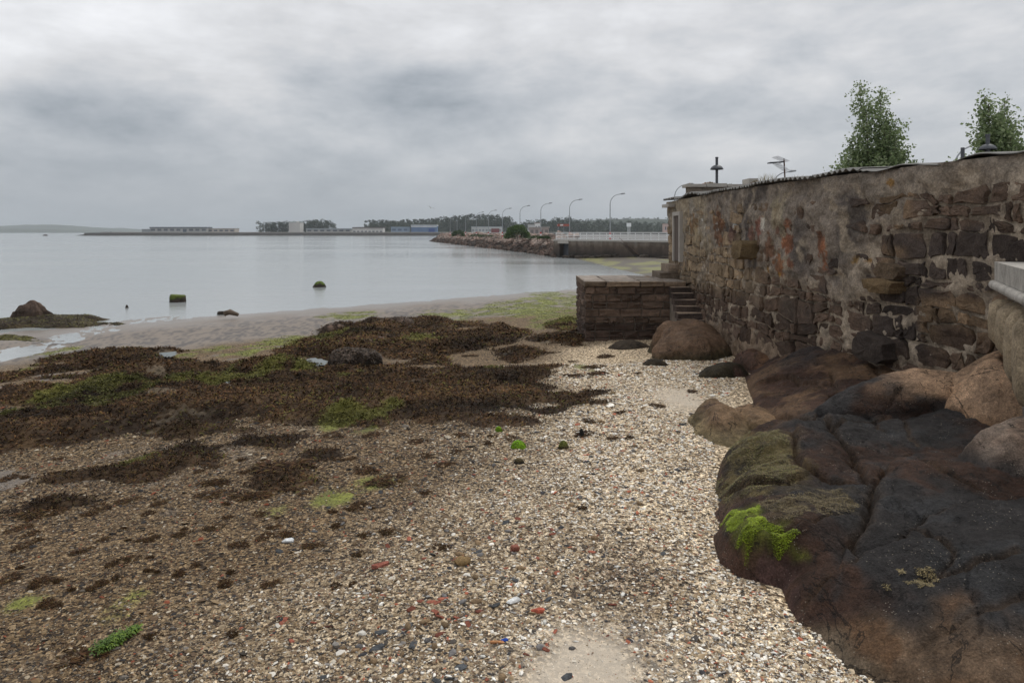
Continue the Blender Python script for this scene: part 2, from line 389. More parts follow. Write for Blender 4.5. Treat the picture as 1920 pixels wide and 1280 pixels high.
weed_m = blur(mask, 3); weed_w = blur(mask, 9, 2)
# bright algae between the weed and on the flat
ALG = [(670, 790, 75, 16, .9), (255, 870, 28, 16, .6), (1040, 568, 60, 26, 1.0), (1000, 578, 90, 16, 1.0), (1065, 592, 40, 10, .9), (960, 580, 60, 12, .6), (850, 590, 70, 10, .5), (560, 640, 90, 14, .75), (470, 660, 60, 8, .6), (400, 655, 40, 6, .7), (340, 668, 50, 8, .5),
       (200, 740, 130, 24, .8), (420, 715, 120, 18, .75), (100, 770, 100, 16, .65), (300, 700, 60, 8, .7), (640, 705, 60, 8, .6), (60, 690, 30, 8, .4), (660, 590, 60, 6, .7), (930, 693, 22, 6, .8), (720, 770, 30, 12, .7), (540, 700, 80, 14, .4), (250, 700, 40, 8, .4),
       (520, 950, 40, 22, .35), (700, 905, 60, 20, .22), (620, 930, 70, 25, .25), (760, 980, 50, 12, .2), (1100, 690, 24, 8, .4), (1040, 600, 60, 12, .5), (780, 640, 60, 10, .4), (100, 660, 40, 6, .3), (60, 1120, 30, 8, .6), (215, 1145, 28, 8, .4), (260, 1115, 24, 6, .3)]
alg_m = np.zeros(GXm.shape)
nz_al = fbm2(GXm*2.2, GYm*2.2, 4, 51)
for px, py, rx, ry, st in ALG:
    x, y, _ = G(px, py); ax = max(.15, rx/F*y); x2, y2, _ = G(px, py-ry); ay = max(.2, abs(y2-y))
    e = np.exp(-(((GXm-x)/ax)**2+((GYm-y)/ay)**2)*.9)
    alg_m = np.maximum(alg_m, sst(.25, .65, e*(.75+.9*nz_al)*(.45+.7*st)))
def gsamp(a, x, y):
    i = np.clip((np.asarray(y)-GY0)/GS, 0, GNY-1.01); j = np.clip((np.asarray(x)-GX0)/GS, 0, GNX-1.01)
    i0, j0 = i.astype(int), j.astype(int); u, v = i-i0, j-j0
    r = a[i0, j0]*(1-u)*(1-v)+a[i0+1, j0]*u*(1-v)+a[i0, j0+1]*(1-u)*v+a[i0+1, j0+1]*u*v
    return np.where((np.asarray(x) > GX0) & (np.asarray(x) < GX0+GNX*GS) & (np.asarray(y) > GY0) & (np.asarray(y) < GY0+GNY*GS), r, 0)
def zone(x, y):
    """shore materials: colour, gravel share, wetness"""
    d = shore(x, y); n = fbm2(x*.5, y*.5, 4, 61); n2 = fbm2(x*2.3, y*2.3, 3, 62)
    sand = np.array([.215, .182, .152]); mudc = np.array([.20, .17, .145]); shell = np.array([.47, .41, .325]); brown = np.array([.165, .122, .075])
    pale = np.array([.52, .45, .36]); darkp = np.array([.13, .10, .08])
    flat = 1-sst(9.5, 13.5, d+1.3*n)
    grav = 1-flat
    # cleaner, paler shell towards the rocks and the camera, brown stained on the left
    right = sst(-1.9, .5, x+.55-.19*(y-4)+.7*n)
    c = mixc(brown, mixc(shell*.8, shell*1.08, sst(.2, 1.6, x)), right)
    c = mixc(c, darkp, np.clip(.85*np.exp(-(((x-.92)/.5)**2+((y-5.35)/.62)**2))*(.8+.7*n2), 0, .9))
    c = mixc(c, darkp, .6*np.exp(-(((x-.82)/.17)**2+((y-4.3)/.5)**2)))
    c = mixc(c, darkp, .55*np.exp(-(((x+.1)/.42)**2+((y-4.25)/.3)**2)))
    sandp = np.maximum(1.25*np.exp(-(((x-.5)/.55)**2+((y-3.95)/.74)**2)**1.3), .8*np.exp(-(((x-2.9)/.55)**2+((y-11.6)/1.5)**2)))
    sandp = np.clip(sandp*(1+.4*n2), 0, 1)
    c = mixc(c, pale, sandp); grav = grav*(1-.88*sandp)
    mudl = sst(.05, .5, n2*.5+.55*fbm2(x*.8, y*1.3, 3, 64)-.12)*(1-sst(-5.5, -1.5, x))*sst(11, 14, d)
    c = mixc(c, np.array([.17, .15, .135]), mudl*.8); grav = grav*(1-.7*mudl)
    wetf = np.clip((1-sst(.5, 6.5, d+.9*n)), 0, 1)
    c = mixc(c, mixc(sand, mudc, wetf*.8), flat)
    rip = sst(.0, .3, .6*noise2(x*3.2+.5*n, y*1.6, 66)+noise2(x*11, y*3.6, 67)+.5*noise2(x*23, y*7, 65)-.05)*flat*(1-.5*wetf)*sst(1.5, 5, d)
    c = mixc(c, np.array([.09, .085, .085]), rip*.8)
    wet = np.clip(wetf*.9+.12*flat+.25*mudl, 0, 1)
    al = gsamp(alg_m, x, y)
    c = mixc(c, mixc([.13, .15, .03], [.22, .25, .04], sst(-.4, .5, n2)), al*.85); grav = grav*(1-.8*al)
    wd = gsamp(weed_w, x, y); c = mixc(c, np.array([.06, .045, .03]), wd*.6)
    # far mud flat: olive weed
    far = sst(50, 60, y)*sst(6, 9, x)
    c = mixc(c, mixc([.08, .065, .045], [.17, .165, .05], sst(-.3, .45, fbm2(x*.5, y*.18, 3, 68))), far); grav = grav*(1-far); wet = wet*(1-.5*far)
    return c, grav, wet

def build_beach():
    ys = np.concatenate([np.linspace(-12, 2.2, 12), 2.2*np.exp(np.linspace(0, math.log(62/2.2), 300))[1:], np.geomspace(64, 130, 50), np.geomspace(150, 6000, 16)])
    us = np.concatenate([np.linspace(-3.0, -.95, 14)[:-1], np.linspace(-.95, .62, 380), np.linspace(.64, 3, 16)])
    Yg, U = np.meshgrid(ys, us, indexing='ij'); wd = np.where(Yg < 3, np.maximum(3, np.abs(Yg)), Yg); Xg = U*wd
    Zg = beach_z(Xg, Yg); c, g, w = zone(Xg, Yg)
    V = np.stack([Xg, Yg, Zg], -1).reshape(-1, 3)
    me = mesh_np('beach', V, grid_faces(len(ys), len(us)), [MAT['beach']], c.reshape(-1, 3), True, {'grav': g, 'wet': w})
    tag(link('beach', me), 'shell shingle beach sloping to grey wet sand at the waterline', kind='structure')
build_beach()
# water to the horizon
def build_water():
    ys = np.concatenate([[-300, 0], np.geomspace(10, 6000, 40)]); xs = np.concatenate([-np.geomspace(6000, 5, 24), [0], np.geomspace(5, 6000, 24)])
    Yg, Xg = np.meshgrid(ys, xs, indexing='ij')
    me = mesh_np('sea', np.stack([Xg, Yg, np.zeros_like(Xg)], -1), grid_faces(len(ys), len(xs)), [MAT['water']], None, True)
    tag(link('sea', me), 'calm grey sea reflecting the overcast sky', kind='structure')
build_water()

# ------------------------------------------------------------------ scatter helpers
def ribbons(P, size, col, flat=.6, width=.3, seed=1, up=0.0):
    """small crossed leaf faces: one bent quad pair per point"""
    r = np.random.default_rng(seed); n = len(P); size = np.broadcast_to(size, (n,))
    az = r.uniform(0, 2*np.pi, n); el = r.uniform(-.2, 1.1, n)*(1-flat)+up
    d = np.stack([np.cos(az)*np.cos(el), np.sin(az)*np.cos(el), np.sin(el)], -1)*size[:, None]
    s = np.stack([-np.sin(az), np.cos(az), r.uniform(-.6, .6, n)], -1)*(size*width*.5)[:, None]
    mid = d*.55+np.stack([0*az, 0*az, size*r.uniform(.05, .3, n)], -1)
    V = np.stack([P-s*.7, P+s*.7, P+mid+s, P+mid-s, P+d], 1)
    i = np.arange(n)[:, None]*5
    Fq = np.concatenate([i+np.array([0, 1, 2]), i+np.array([0, 2, 3]), i+np.array([3, 2, 4])])
    C = np.repeat(col[:, None, :], 5, 1)*np.array([.75, .75, 1, 1, 1.25])[None, :, None]
    return V.reshape(-1, 3), Fq, C.reshape(-1, 3)
def weed_h(x, y):
    m = gsamp(weed_w, x, y); m1 = gsamp(weed_m, x, y)
    return sst(.5, 1.0, m)*(.04+.2*np.clip(fbm2(x*.8, y*.8, 3, 71)+.35, 0, 2)+.09*np.abs(noise2(x*2.6, y*2.6, 72)))+.025*sst(.2, .7, m1)*(1+noise2(x*9, y*9, 73))
WEEDC = [np.array(c) for c in ((.085, .043, .022), (.055, .029, .015), (.12, .064, .027), (.036, .021, .012), (.105, .07, .024))]
def build_weed():
    idx = weed_m > .12; cell = idx[:-1, :-1] & idx[1:, :-1] & idx[:-1, 1:] & idx[1:, 1:]
    vid = np.full(idx.shape, -1); use = np.zeros(idx.shape, bool)
    for a in (0, 1):
        for b in (0, 1): use[a:GNY-1+a, b:GNX-1+b] |= cell
    vid[use] = np.arange(use.sum()); x, y = GXm[use], GYm[use]
    z = beach_z(x, y)+weed_h(x, y)-.02*(gsamp(weed_m, x, y) < .3)
    n = fbm2(x*2, y*2, 4, 75); al = gsamp(alg_m, x, y)
    c = mixc([.04, .027, .018], [.085, .054, .03], sst(-.6, .7, n+.4*noise2(x*8, y*8, 76)))
    c = mixc(c, [.16, .17, .03], al*.55)
    bare = sst(.7, 1.0, fbm2(x*1.1, y*1.6, 4, 77)); c = mixc(c, [.17, .135, .095], bare*.6); c = c*(.95+.45*fbm2(x*.6, y*.9, 3, 79))[:, None]
    i, j = np.nonzero(cell); Fq = np.stack([vid[i, j], vid[i, j+1], vid[i+1, j+1], vid[i+1, j]], -1)
    V1 = np.stack([x, y, z], -1)
    # loose fronds
    N = 150000
    r = np.random.default_rng(5); ii, jj = np.nonzero(weed_m > .1); w = weed_m[ii, jj]/np.maximum(GYm[ii, jj], 6)**1.2
    k = r.choice(len(ii), N, p=w/w.sum())
    px = gx[jj[k]]+r.uniform(-.5, .5, N)*GS*1.6; pyy = gy[ii[k]]+r.uniform(-.5, .5, N)*GS*1.6
    P = np.stack([px, pyy, beach_z(px, pyy)+weed_h(px, pyy)], -1)
    C = np.stack(WEEDC)[r.integers(0, 5, N)]*r.uniform(.6, 1.5, (N, 1))
    C = mixc(C, np.array([.15, .15, .035]), (np.maximum(gsamp(alg_m, px, pyy),   .14*sst(-.1, .5, fbm2(px*.7, pyy*1.1, 3, 81))) > r.uniform(.05, 1, N))*.8)
    C = C*.86*np.clip(.9+.55*fbm2(px*.6, pyy*.9, 3, 79)+.25*noise2(px*3, pyy*3, 80), .35, 1.7)[:, None]; keep = ~(.8*sst(.7, 1.0, fbm2(px*1.1, pyy*1.6, 4, 77)) > r.uniform(0, 1, N)); P, C = P[keep], C[keep]
    V2, F2, C2 = ribbons(P, r.uniform(.02, .10, len(P))*np.clip(P[:, 1]/12, .8, 1.6), C, .5, .22, 6)
    Fa = np.concatenate([np.concatenate([Fq[:, [0, 1, 2]], Fq[:, [0, 2, 3]]]), F2+len(V1)])
    me = mesh_np('seaweed', np.concatenate([V1, V2]), Fa, [MAT['weed']], np.concatenate([c, C2]), False)
    tag(link('seaweed', me), 'dark brown seaweed mat covering the lower beach', 'seaweed', kind='stuff')
    # green algae film
    N = 26000
    ii, jj = np.nonzero(alg_m > .15); w = alg_m[ii, jj]/np.maximum(GYm[ii, jj], 6)**.8
    k = r.choice(len(ii), N, p=w/w.sum()); px = gx[jj[k]]+r.uniform(-.5, .5, N)*GS*1.5; pyy = gy[ii[k]]+r.uniform(-.5, .5, N)*GS*1.5
    P = np.stack([px, pyy, beach_z(px, pyy)+weed_h(px, pyy)+.004], -1)
    C = np.array([[.19, .195, .03], [.13, .14, .025], [.24, .23, .045], [.09, .08, .025]])[r.integers(0, 4, N)]*r.uniform(.6, 1.3, (N, 1))
    V, Fq, Cc = ribbons(P, r.uniform(.015, .06, N)*np.clip(P[:, 1]/14, .6, 1.6), C, .9, .3, 8)
    tag(link('green_algae', mesh_np('green_algae', V, Fq, [MAT['algae']], Cc)), 'thin yellow green algae film over the sand and the brown weed', 'algae', kind='stuff')
build_weed()

# shell chips and small pebbles
def chips(P, size, C, seed, sides=4):
    r = np.random.default_rng(seed); n = len(P)
    an = 2*np.pi*np.arange(sides)/sides; m = sides+2
    base = np.concatenate([np.stack([np.cos(an), np.sin(an), 0*an], -1), [[.15, 0, 1], [-.1, .1, -1.0]]])
    fc = np.array([[i, (i+1) % sides, sides] for i in range(sides)]+[[(i+1) % sides, i, sides+1] for i in range(sides)])
    sc = np.stack([size*r.uniform(.8, 1.3, n), size*r.uniform(.5, .9, n), size*r.uniform(.16, .45, n)], -1)
    v = base[None]*sc[:, None, :]*r.uniform(.75, 1.2, (n, m, 1))
    az = r.uniform(0, 2*np.pi, n); tx = r.normal(0, .35, n)
    c, s = np.cos(tx)[:, None], np.sin(tx)[:, None]; y, z = v[..., 1]*c-v[..., 2]*s, v[..., 1]*s+v[..., 2]*c
    c, s = np.cos(az)[:, None], np.sin(az)[:, None]; x, y = v[..., 0]*c-y*s, v[..., 0]*s+y*c
    V = np.stack([x, y, z], -1)+P[:, None, :]
    return V.reshape(-1, 3), (np.arange(n)[:, None, None]*m+fc[None]).reshape(-1, 3), np.repeat(C[:, None, :], m, 1).reshape(-1, 3)
PAL = np.array([(.86, .82, .74), (.76, .69, .57), (.50, .40, .27), (.34, .25, .15), (.20, .14, .09), (.07, .06, .05), (.045, .045, .05), (.28, .26, .24), (.40, .13, .07)])
def build_chips():
    r = np.random.default_rng(9); N = 400000
    Y = np.exp(r.uniform(math.log(3.3), math.log(16), N)); u = r.uniform(-.8, .56, N); X = u*Y; m_ = X < np.interp(Y, [3.3, 4.3, 5, 6, 8, 10, 14, 16], [2.2, 2.2, 1.9, 1.9, 2.4, 2.9, 4.8, 5.2]); X, Y = X[m_], Y[m_]; N = len(X)
    c, g, w = zone(X, Y); dens = np.clip((g+.04), 0, 1)*(1-.8*sst(.2, .6, gsamp(weed_m, X, Y)))
    keep = (r.uniform(0, 1, N) < dens*np.interp(Y, [3, 9, 19], [.75, .8, .35])); X, Y, c, g = X[keep], Y[keep], c[keep], g[keep]; n = len(X)
    lum = c.mean(1)
    br = sst(.12, .42, lum)                       # palette follows the ground: pale shell, stained shell or dark grit
    cdf_p = np.cumsum([.25, .2, .16, .11, .08, .07, .04, .05, .04]); cdf_b = np.cumsum([.06, .10, .2, .2, .17, .1, .08, .07, .02]); cdf_d = np.cumsum([.12, .05, .06, .08, .2, .22, .17, .08, .02])
    k = r.uniform(0, 1, n); ip = np.searchsorted(cdf_p, k); ib = np.searchsorted(cdf_b, k); idd = np.searchsorted(cdf_d, k)
    right = sst(.27, .40, lum)
    pick = np.where(r.uniform(0, 1, n) < right, ip, ib); cdf_l = np.cumsum([.03, .05, .13, .2, .24, .16, .1, .07, .02]); il = np.searchsorted(cdf_l, k); pick = np.where(lum < .19, np.where(r.uniform(-1.6, .4, n) > X, il, idd), pick); pick = np.clip(pick, 0, 8)
    C = PAL[pick]*r.uniform(.75, 1.15, (n, 1))*lerp(np.array([.52, .47, .40]), 1.0, sst(-2.3, .5, X+.55-.19*(Y-4)+.7*fbm2(X*.5, Y*.5, 4, 61))[:, None])
    size = np.exp(r.normal(math.log(.0082), .45, n))*np.clip(Y/7, .85, 2.0); size = np.where(g < .45, size*.62, size)
    P = np.stack([X, Y, beach_z(X, Y)+size*.18], -1)
    b = size > .0115; V, Fq, Cc = chips(P[b], size[b], C[b], 10, 5); V2, F2, C2 = chips(P[~b], size[~b], C[~b], 11, 3); V, Fq, Cc = np.concatenate([V, V2]), np.concatenate([Fq, F2+len(V)]), np.concatenate([Cc, C2])
    tag(link('shell_gravel', mesh_np('shell_gravel', V, Fq, [MAT['chip']], Cc)), 'broken white and brown shells and small pebbles strewn over the beach', 'gravel', kind='stuff')
build_chips()

# the larger stones and sherds of the shingle, one object each
def lump_mesh(name, seed, sub, fl=(1, 1, 1), amp=.25, ang=False, mat=None, col=(.3, .3, .3)):
    import bmesh
    bm = bmesh.new(); bmesh.ops.create_icosphere(bm, subdivisions=sub, radius=1)
    V = np.array([v.co[:] for v in bm.verts]); Fc = np.array([[v.index for v in f.verts] for f in bm.faces]); bm.free()
    if ang: V = np.sign(V)*np.abs(V)**.62
    o = seed*3.7
    V = V*(1+amp*fbm3(V[:, 0]*1.1+o, V[:, 1]*1.1-o, V[:, 2]*1.1+2*o, 3, seed))[:, None]*np.array(fl)
    return mesh_np(name, V, Fc, [mat or MAT['stone']], np.tile(np.array(col), (len(V), 1)), not ang)
def build_stones():
    r = random.Random(3)
    kinds = [('tile_sherd', 'worn red brick or roof tile sherd lying flat among the shells', 'tile sherd', 'red tile sherds in the shingle', (.28, .095, .06), (1, .55, .18), 70, (.016, .045), True),
             ('slate_piece', 'flat dark grey slate chip lying among the shells', 'slate', 'grey slate chips in the shingle', (.075, .08, .085), (1, .55, .16), 60, (.025, .055), True),
             ('tan_pebble', 'rounded tan stone lying among the shells', 'pebble', 'tan stones in the shingle', (.24, .165, .095), (1, .7, .42), 70, (.02, .05), False),
             ('white_shell', 'large white shell fragment lying on the shingle', 'shell', 'white shells in the shingle', (.78, .76, .7), (1, .6, .25), 60, (.016, .032), False),
             ('grey_pebble', 'rounded grey stone lying among the shells', 'pebble', 'grey stones in the shingle', (.20, .19, .185), (1, .7, .4), 34, (.02, .045), False)]
    for nm, lab, cat, grp, col, fl, n, (s0, s1), ang in kinds:
        ms = [lump_mesh(nm, 20+i+len(nm), 1, fl, .35, ang, MAT['stone'], tuple(c*k for c in col)) for i, k in enumerate((.8, 1, 1.2, .65))]
        done = 0
        while done < n:
            px, py = r.gauss(900, 190), r.uniform(850, 1278)
            if nm in ('tan_pebble', 'slate_piece', 'grey_pebble') and r.random() < .3: px, py = r.uniform(1080, 1300), r.uniform(760, 960)
            if not (330 < px < 1330) or px > 1250+.0*(py) and py > 1000 and px > 1250: continue
            x, y, z = G(px, py)
            if float(gsamp(weed_m, x, y)) > .2 or (abs(x-.5) < .5 and y < 4.4 and r.random() < .85): continue
            s = r.uniform(s0, s1)*(.8+.03*y)
            o = link(nm, ms[done % 4], None, (x, y, z+s*fl[2]*.35), r.uniform(0, 6.28), s); o.rotation_euler = (r.gauss(0, .2), r.gauss(0, .2), r.uniform(0, 6.28))
            tag(o, lab, cat, grp); done += 1
build_stones()

# ------------------------------------------------------------------ granite rocks
def seg_dist(x, y, pl):
    d = np.full(np.shape(x), 1e9)
    for (ax, ay), (bx, by) in zip(pl[:-1], pl[1:]):
        vx, vy = bx-ax, by-ay; t = np.clip(((x-ax)*vx+(y-ay)*vy)/(vx*vx+vy*vy+1e-9), 0, 1)
        d = np.minimum(d, np.hypot(x-ax-t*vx, y-ay-t*vy))
    return d
def crackline(z, *pts):
    return [pz(px, py, z)[:2] for px, py in pts]
CRACKS = [crackline(2.0, (1925, 1048), (1840, 955), (1730, 990), (1665, 1030), (1590, 1075), (1500, 1110)),
          crackline(1.95, (1480, 1010), (1560, 965), (1630, 945)), crackline(2.1, (1640, 870), (1600, 935), (1625, 990), (1600, 1040)),
          crackline(1.95, (1700, 980), (1760, 1010), (1795, 1035), (1770, 1075), (1745, 1090)), crackline(1.9, (1780, 1080), (1850, 1070), (1925, 1045)),
          crackline(2.0, (1560, 770), (1600, 820), (1630, 860), (1640, 890)), crackline(2.05, (1690, 775), (1715, 820), (1725, 850)), crackline(2.05, (1530, 790), (1600, 775), (1690, 765)),
          crackline(1.8, (1370, 790), (1365, 830), (1350, 850)), crackline(1.8, (1560, 1160), (1640, 1120), (1700, 1090)), crackline(1.98, (1560, 690), (1575, 725)), crackline(2.35, (1890, 700), (1880, 760)),
          crackline(1.75, (1330, 960), (1420, 905), (1500, 880)), crackline(2.1, (1750, 850), (1850, 870), (1925, 900))]
def rock_mesh(name, cx, cy, a, b, rot, top, base, p=2.6, q=2.4, tilt=(0, 0), nr=36, nt=84, seed=1, amp=.06, col=None, depth=.35, outl=.12, cracks=True, mat=None, fine=.5):
    rr = np.sin(np.linspace(0, np.pi/2, nr))**.9; th = np.linspace(0, 2*np.pi, nt, endpoint=False)
    R, T = np.meshgrid(rr, th, indexing='ij'); c, s = math.cos(rot), math.sin(rot)
    o = 1+outl*fbm2(np.cos(T)*1.4+seed*3.3, np.sin(T)*1.4-seed, 3, seed)
    lx, ly = R*a*o*np.cos(T), R*b*o*np.sin(T); x, y = cx+lx*c-ly*s, cy+lx*s+ly*c
    h = np.clip(1-R**p, 0, 1)**(1/q); zb = base-depth
    z = zb+(top-zb)*h+(tilt[0]*lx+tilt[1]*ly)*h
    f = 1.0/max(.5, min(a, b))
    n = fbm3(x*f*1.1+seed, y*f*1.1, z*f*1.1, 4, seed+5)+fine*(.25*fbm3(x*f*4, y*f*4, z*f*4, 3, seed+9)-.30*np.abs(fbm3(x*f*2.2, y*f*2.2, z*f*4, 3, seed+8)))
    z = z+amp*n*np.minimum(1, h*2); k = amp*.8*fbm3(x*f*1.3, y*f*1.3+9, z*f*2, 3, seed+15)
    x, y = x+k*np.cos(T+rot)*R, y+k*np.sin(T+rot)*R
    if cracks:
        wx, wy = x+.03*fbm2(x*5, y*5, 3, 91), y+.03*fbm2(x*5, y*5, 3, 92)
        for pl in CRACKS:
            d = seg_dist(wx, wy, pl); z = z-(.06*np.exp(-(d/.013)**2)+.014*np.exp(-(d/.05)**2))*np.minimum(1, h*1.5)
    cr = fbm2(x*1.1+seed, y*1.1-seed, 3, seed+21); z = z-.04*np.exp(-(cr/.010)**2)*np.minimum(1, h*1.5)*(.5/f if f > .5 else 1)*sst(-.1, .3, noise2(x*.7, y*.7, seed+22))
    C = col(x, y, z, R, T) if callable(col) else np.broadcast_to(np.array(col), x.shape+(3,))
    ctr = np.array([cx, cy, base]); V = np.stack([x, y, z], -1).reshape(-1, 3)-ctr
    return mesh_np(name, V, grid_faces(nr, nt, True), [mat or MAT['rock']], C.reshape(-1, 3), True), ctr
def rock(name, label, cat, *a, group=None, **k):
    me, c = rock_mesh(name, *a, **k); return tag(link(name, me, None, c), label, cat, group)
BLK, BRN, TAN, ORG, PUR = (np.array(v) for v in ((.033, .030, .0295), (.092, .05, .034), (.46, .30, .19), (.17, .095, .048), (.095, .055, .047)))
def cn(x, y, z, f, s): return fbm3(x*f, y*f, z*f, 4, s)
def col_black(x, y, z, R, T):
    n = cn(x, y, z, 1.4, 101); c = mixc(BLK, BRN*.55, sst(.15, .8, n))
    # brown rim near the shingle and below, black lichen above
    low = 1-sst(1.62, 1.92, z+.10*n); c = mixc(c, mixc(PUR, BRN, sst(-.3, .5, cn(x, y, z, 3, 102))), low)
    ap = (1-sst(4.0, 4.75, y+.35*n-.25*(x-2.5)))
    c = mixc(c, mixc(ORG*1.5, BRN*1.3, sst(-.4, .5, cn(x, y, z, 2.5, 103))), ap*.9)
    return c
def col_brown(x, y, z, R, T):
    n = cn(x, y, z, 1.3, 104); c = mixc(BRN*1.35, BRN*.6, sst(-.1, .7, n)); return mixc(c, ORG*1.1, sst(.1, .8, -n)*.6)
def col_darktop(x, y, z, R, T):
    n = cn(x, y, z, 1.8, 105); c = mixc(BLK*1.2, BRN*.5, sst(.1, .8, n))
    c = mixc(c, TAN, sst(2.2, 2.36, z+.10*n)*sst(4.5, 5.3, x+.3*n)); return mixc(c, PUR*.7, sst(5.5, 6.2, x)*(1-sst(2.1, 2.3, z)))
def col_tan(x, y, z, R, T):
    n = cn(x, y, z, 1.6, 106); c = mixc(TAN, ORG*1.5, sst(-.1, .7, n)); return mixc(c, BRN*.6, sst(.25, .8, cn(x, y, z, 3, 107))*.6)
def col_right(x, y, z, R, T):
    n = cn(x, y, z, 2.2, 108); c = mixc(np.array([.40, .27, .19]), np.array([.30, .23, .18]), sst(-.4, .4, n))
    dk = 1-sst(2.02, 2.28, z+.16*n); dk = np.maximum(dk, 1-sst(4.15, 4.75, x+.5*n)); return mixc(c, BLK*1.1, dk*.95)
def col_low(x, y, z, R, T):
    n = cn(x, y, z, 2.0, 109); c = mixc(np.array([.235, .15, .085]), BRN, sst(-.2, .6, n)); return mixc(c, np.array([.24, .2, .1]), (1-sst(1.45, 1.7, z))*.6)
def col_olive(x, y, z, R, T):
    n = cn(x, y, z, 1.7, 110); c = mixc(PUR, BRN*.6, sst(-.2, .6, n)); return mixc(c, mixc([.10, .075, .03], [.055, .05, .02], sst(-.3, .4, cn(x, y, z, 6, 115))), sst(1.62, 1.85, z+.1*n)*.8)
def col_apron(x, y, z, R, T):
    n = cn(x, y, z, 1.7, 111); c = mixc(BRN*1.4, ORG*1.5, sst(-.4, .5, n)); c = mixc(c, np.array([.26, .21, .15]), (1-sst(1.58, 1.68, z))*.6); return mixc(c, BLK, sst(3.3, 4.6, x+.4*n)*.8)
# the jointed bedrock outcrop in the right foreground: heights at surveyed points, smoothly joined, then split by joints
OC = [(1340, 1000, 0), (1333, 960, 0), (1350, 1060, 0), (1400, 1087, 0), (1470, 1108, 0), (1500, 1175, 0), (1560, 1235, 0), (1645, 1285, 0), (1345, 925, 0), (1372, 838, 0), (1400, 700, 0), (1428, 785, 0), (1395, 690, 0),
      (1368, 1000, 1.73), (1375, 950, 1.76), (1400, 1020, 1.75), (1400, 950, 1.81), (1400, 880, 1.86), (1400, 825, 1.85), (1445, 1060, 1.74), (1450, 960, 1.88), (1480, 1085, 1.68), (1500, 1120, 1.66), (1500, 1080, 1.74), (1500, 1000, 1.86), (1500, 920, 1.93), (1480, 850, 1.97), (1500, 795, 2.0), (1470, 800, 1.93),
      (1600, 1230, 1.60), (1600, 1150, 1.72), (1600, 1050, 1.84), (1600, 960, 1.93), (1600, 885, 1.99), (1580, 775, 2.03), (1700, 1270, 1.65), (1700, 1150, 1.8), (1700, 1000, 1.96), (1700, 900, 2.06), (1700, 845, 2.12),
      (1800, 1270, 1.74), (1800, 1100, 1.92), (1800, 960, 2.05), (1800, 885, 2.12), (1900, 1250, 1.80), (1900, 1100, 1.97), (1900, 1000, 2.05), (1900, 938, 2.1), (1650, 800, 2.03), (1720, 780, 2.07),
      (1440, 705, 1.72), (1530, 660, 1.93), (1480, 690, 1.84), (1560, 720, 1.9), (1480, 765, 1.74), (1540, 755, 1.86), (1620, 705, 2.04), (1660, 685, 2.1), (1450, 745, 1.62)]
OP = [G(px, py) if z == 0 else pz(px, py, z) for px, py, z in OC]
OP += [(5.4, 5.5, 2.12), (5.4, 4.2, 2.05), (5.6, 3.2, 1.95), (3.6, 2.6, 1.7), (4.4, 2.6, 1.8), (2.5, 3.2, 1.5), (6.5, 7.5, 2.2), (4.6, 6.7, 1.99), (3.75, 7.0, 1.97), (5.5, 8.6, 2.15), (6.2, 9.6, 2.2), (6.5, 4.5, 2.1), (5.6, 12.8, 2.0), (5.4, 14.5, 1.6), (4.9, 14.6, 1.35), (6.2, 11, 2.2), (1.2, 6, 1.2), (1.4, 4.6, 1.2), (2.1, 8.2, 1.2), (3.0, 11.4, 1.15), (4.4, 15.3, 1.0), (2.1, 3.9, 1.3)]
OP = np.array(OP)
def tps_fit(P, lam=.004):
    d = np.hypot(P[:, None, 0]-P[None, :, 0], P[:, None, 1]-P[None, :, 1]); K = np.where(d > 0, d*d*np.log(d+1e-12), 0)+lam*np.eye(len(P)); Q = np.column_stack([np.ones(len(P)), P[:, :2]])
    A = np.block([[K, Q], [Q.T, np.zeros((3, 3))]]); return np.linalg.solve(A, np.concatenate([P[:, 2], np.zeros(3)]))
OW = tps_fit(OP)
def oc_base(x, y):
    x, y = np.asarray(x, float), np.asarray(y, float); r = OW[-3]+OW[-2]*x+OW[-1]*y
    for (a, b, _), w in zip(OP, OW):
        d2 = (x-a)**2+(y-b)**2+1e-12; r = r+w*.5*d2*np.log(d2)
    return r
def on_rock(px, py):
    k, u = (py-HZ)/F, (px-960)/F; Ys = np.linspace(3, 15, 2400); h = oc_base(u*Ys, Ys); hit = np.nonzero(EYE-k*Ys <= h)[0]; Y = Ys[hit[0]] if len(hit) else EYE/k*.5; return (u*Y, Y)
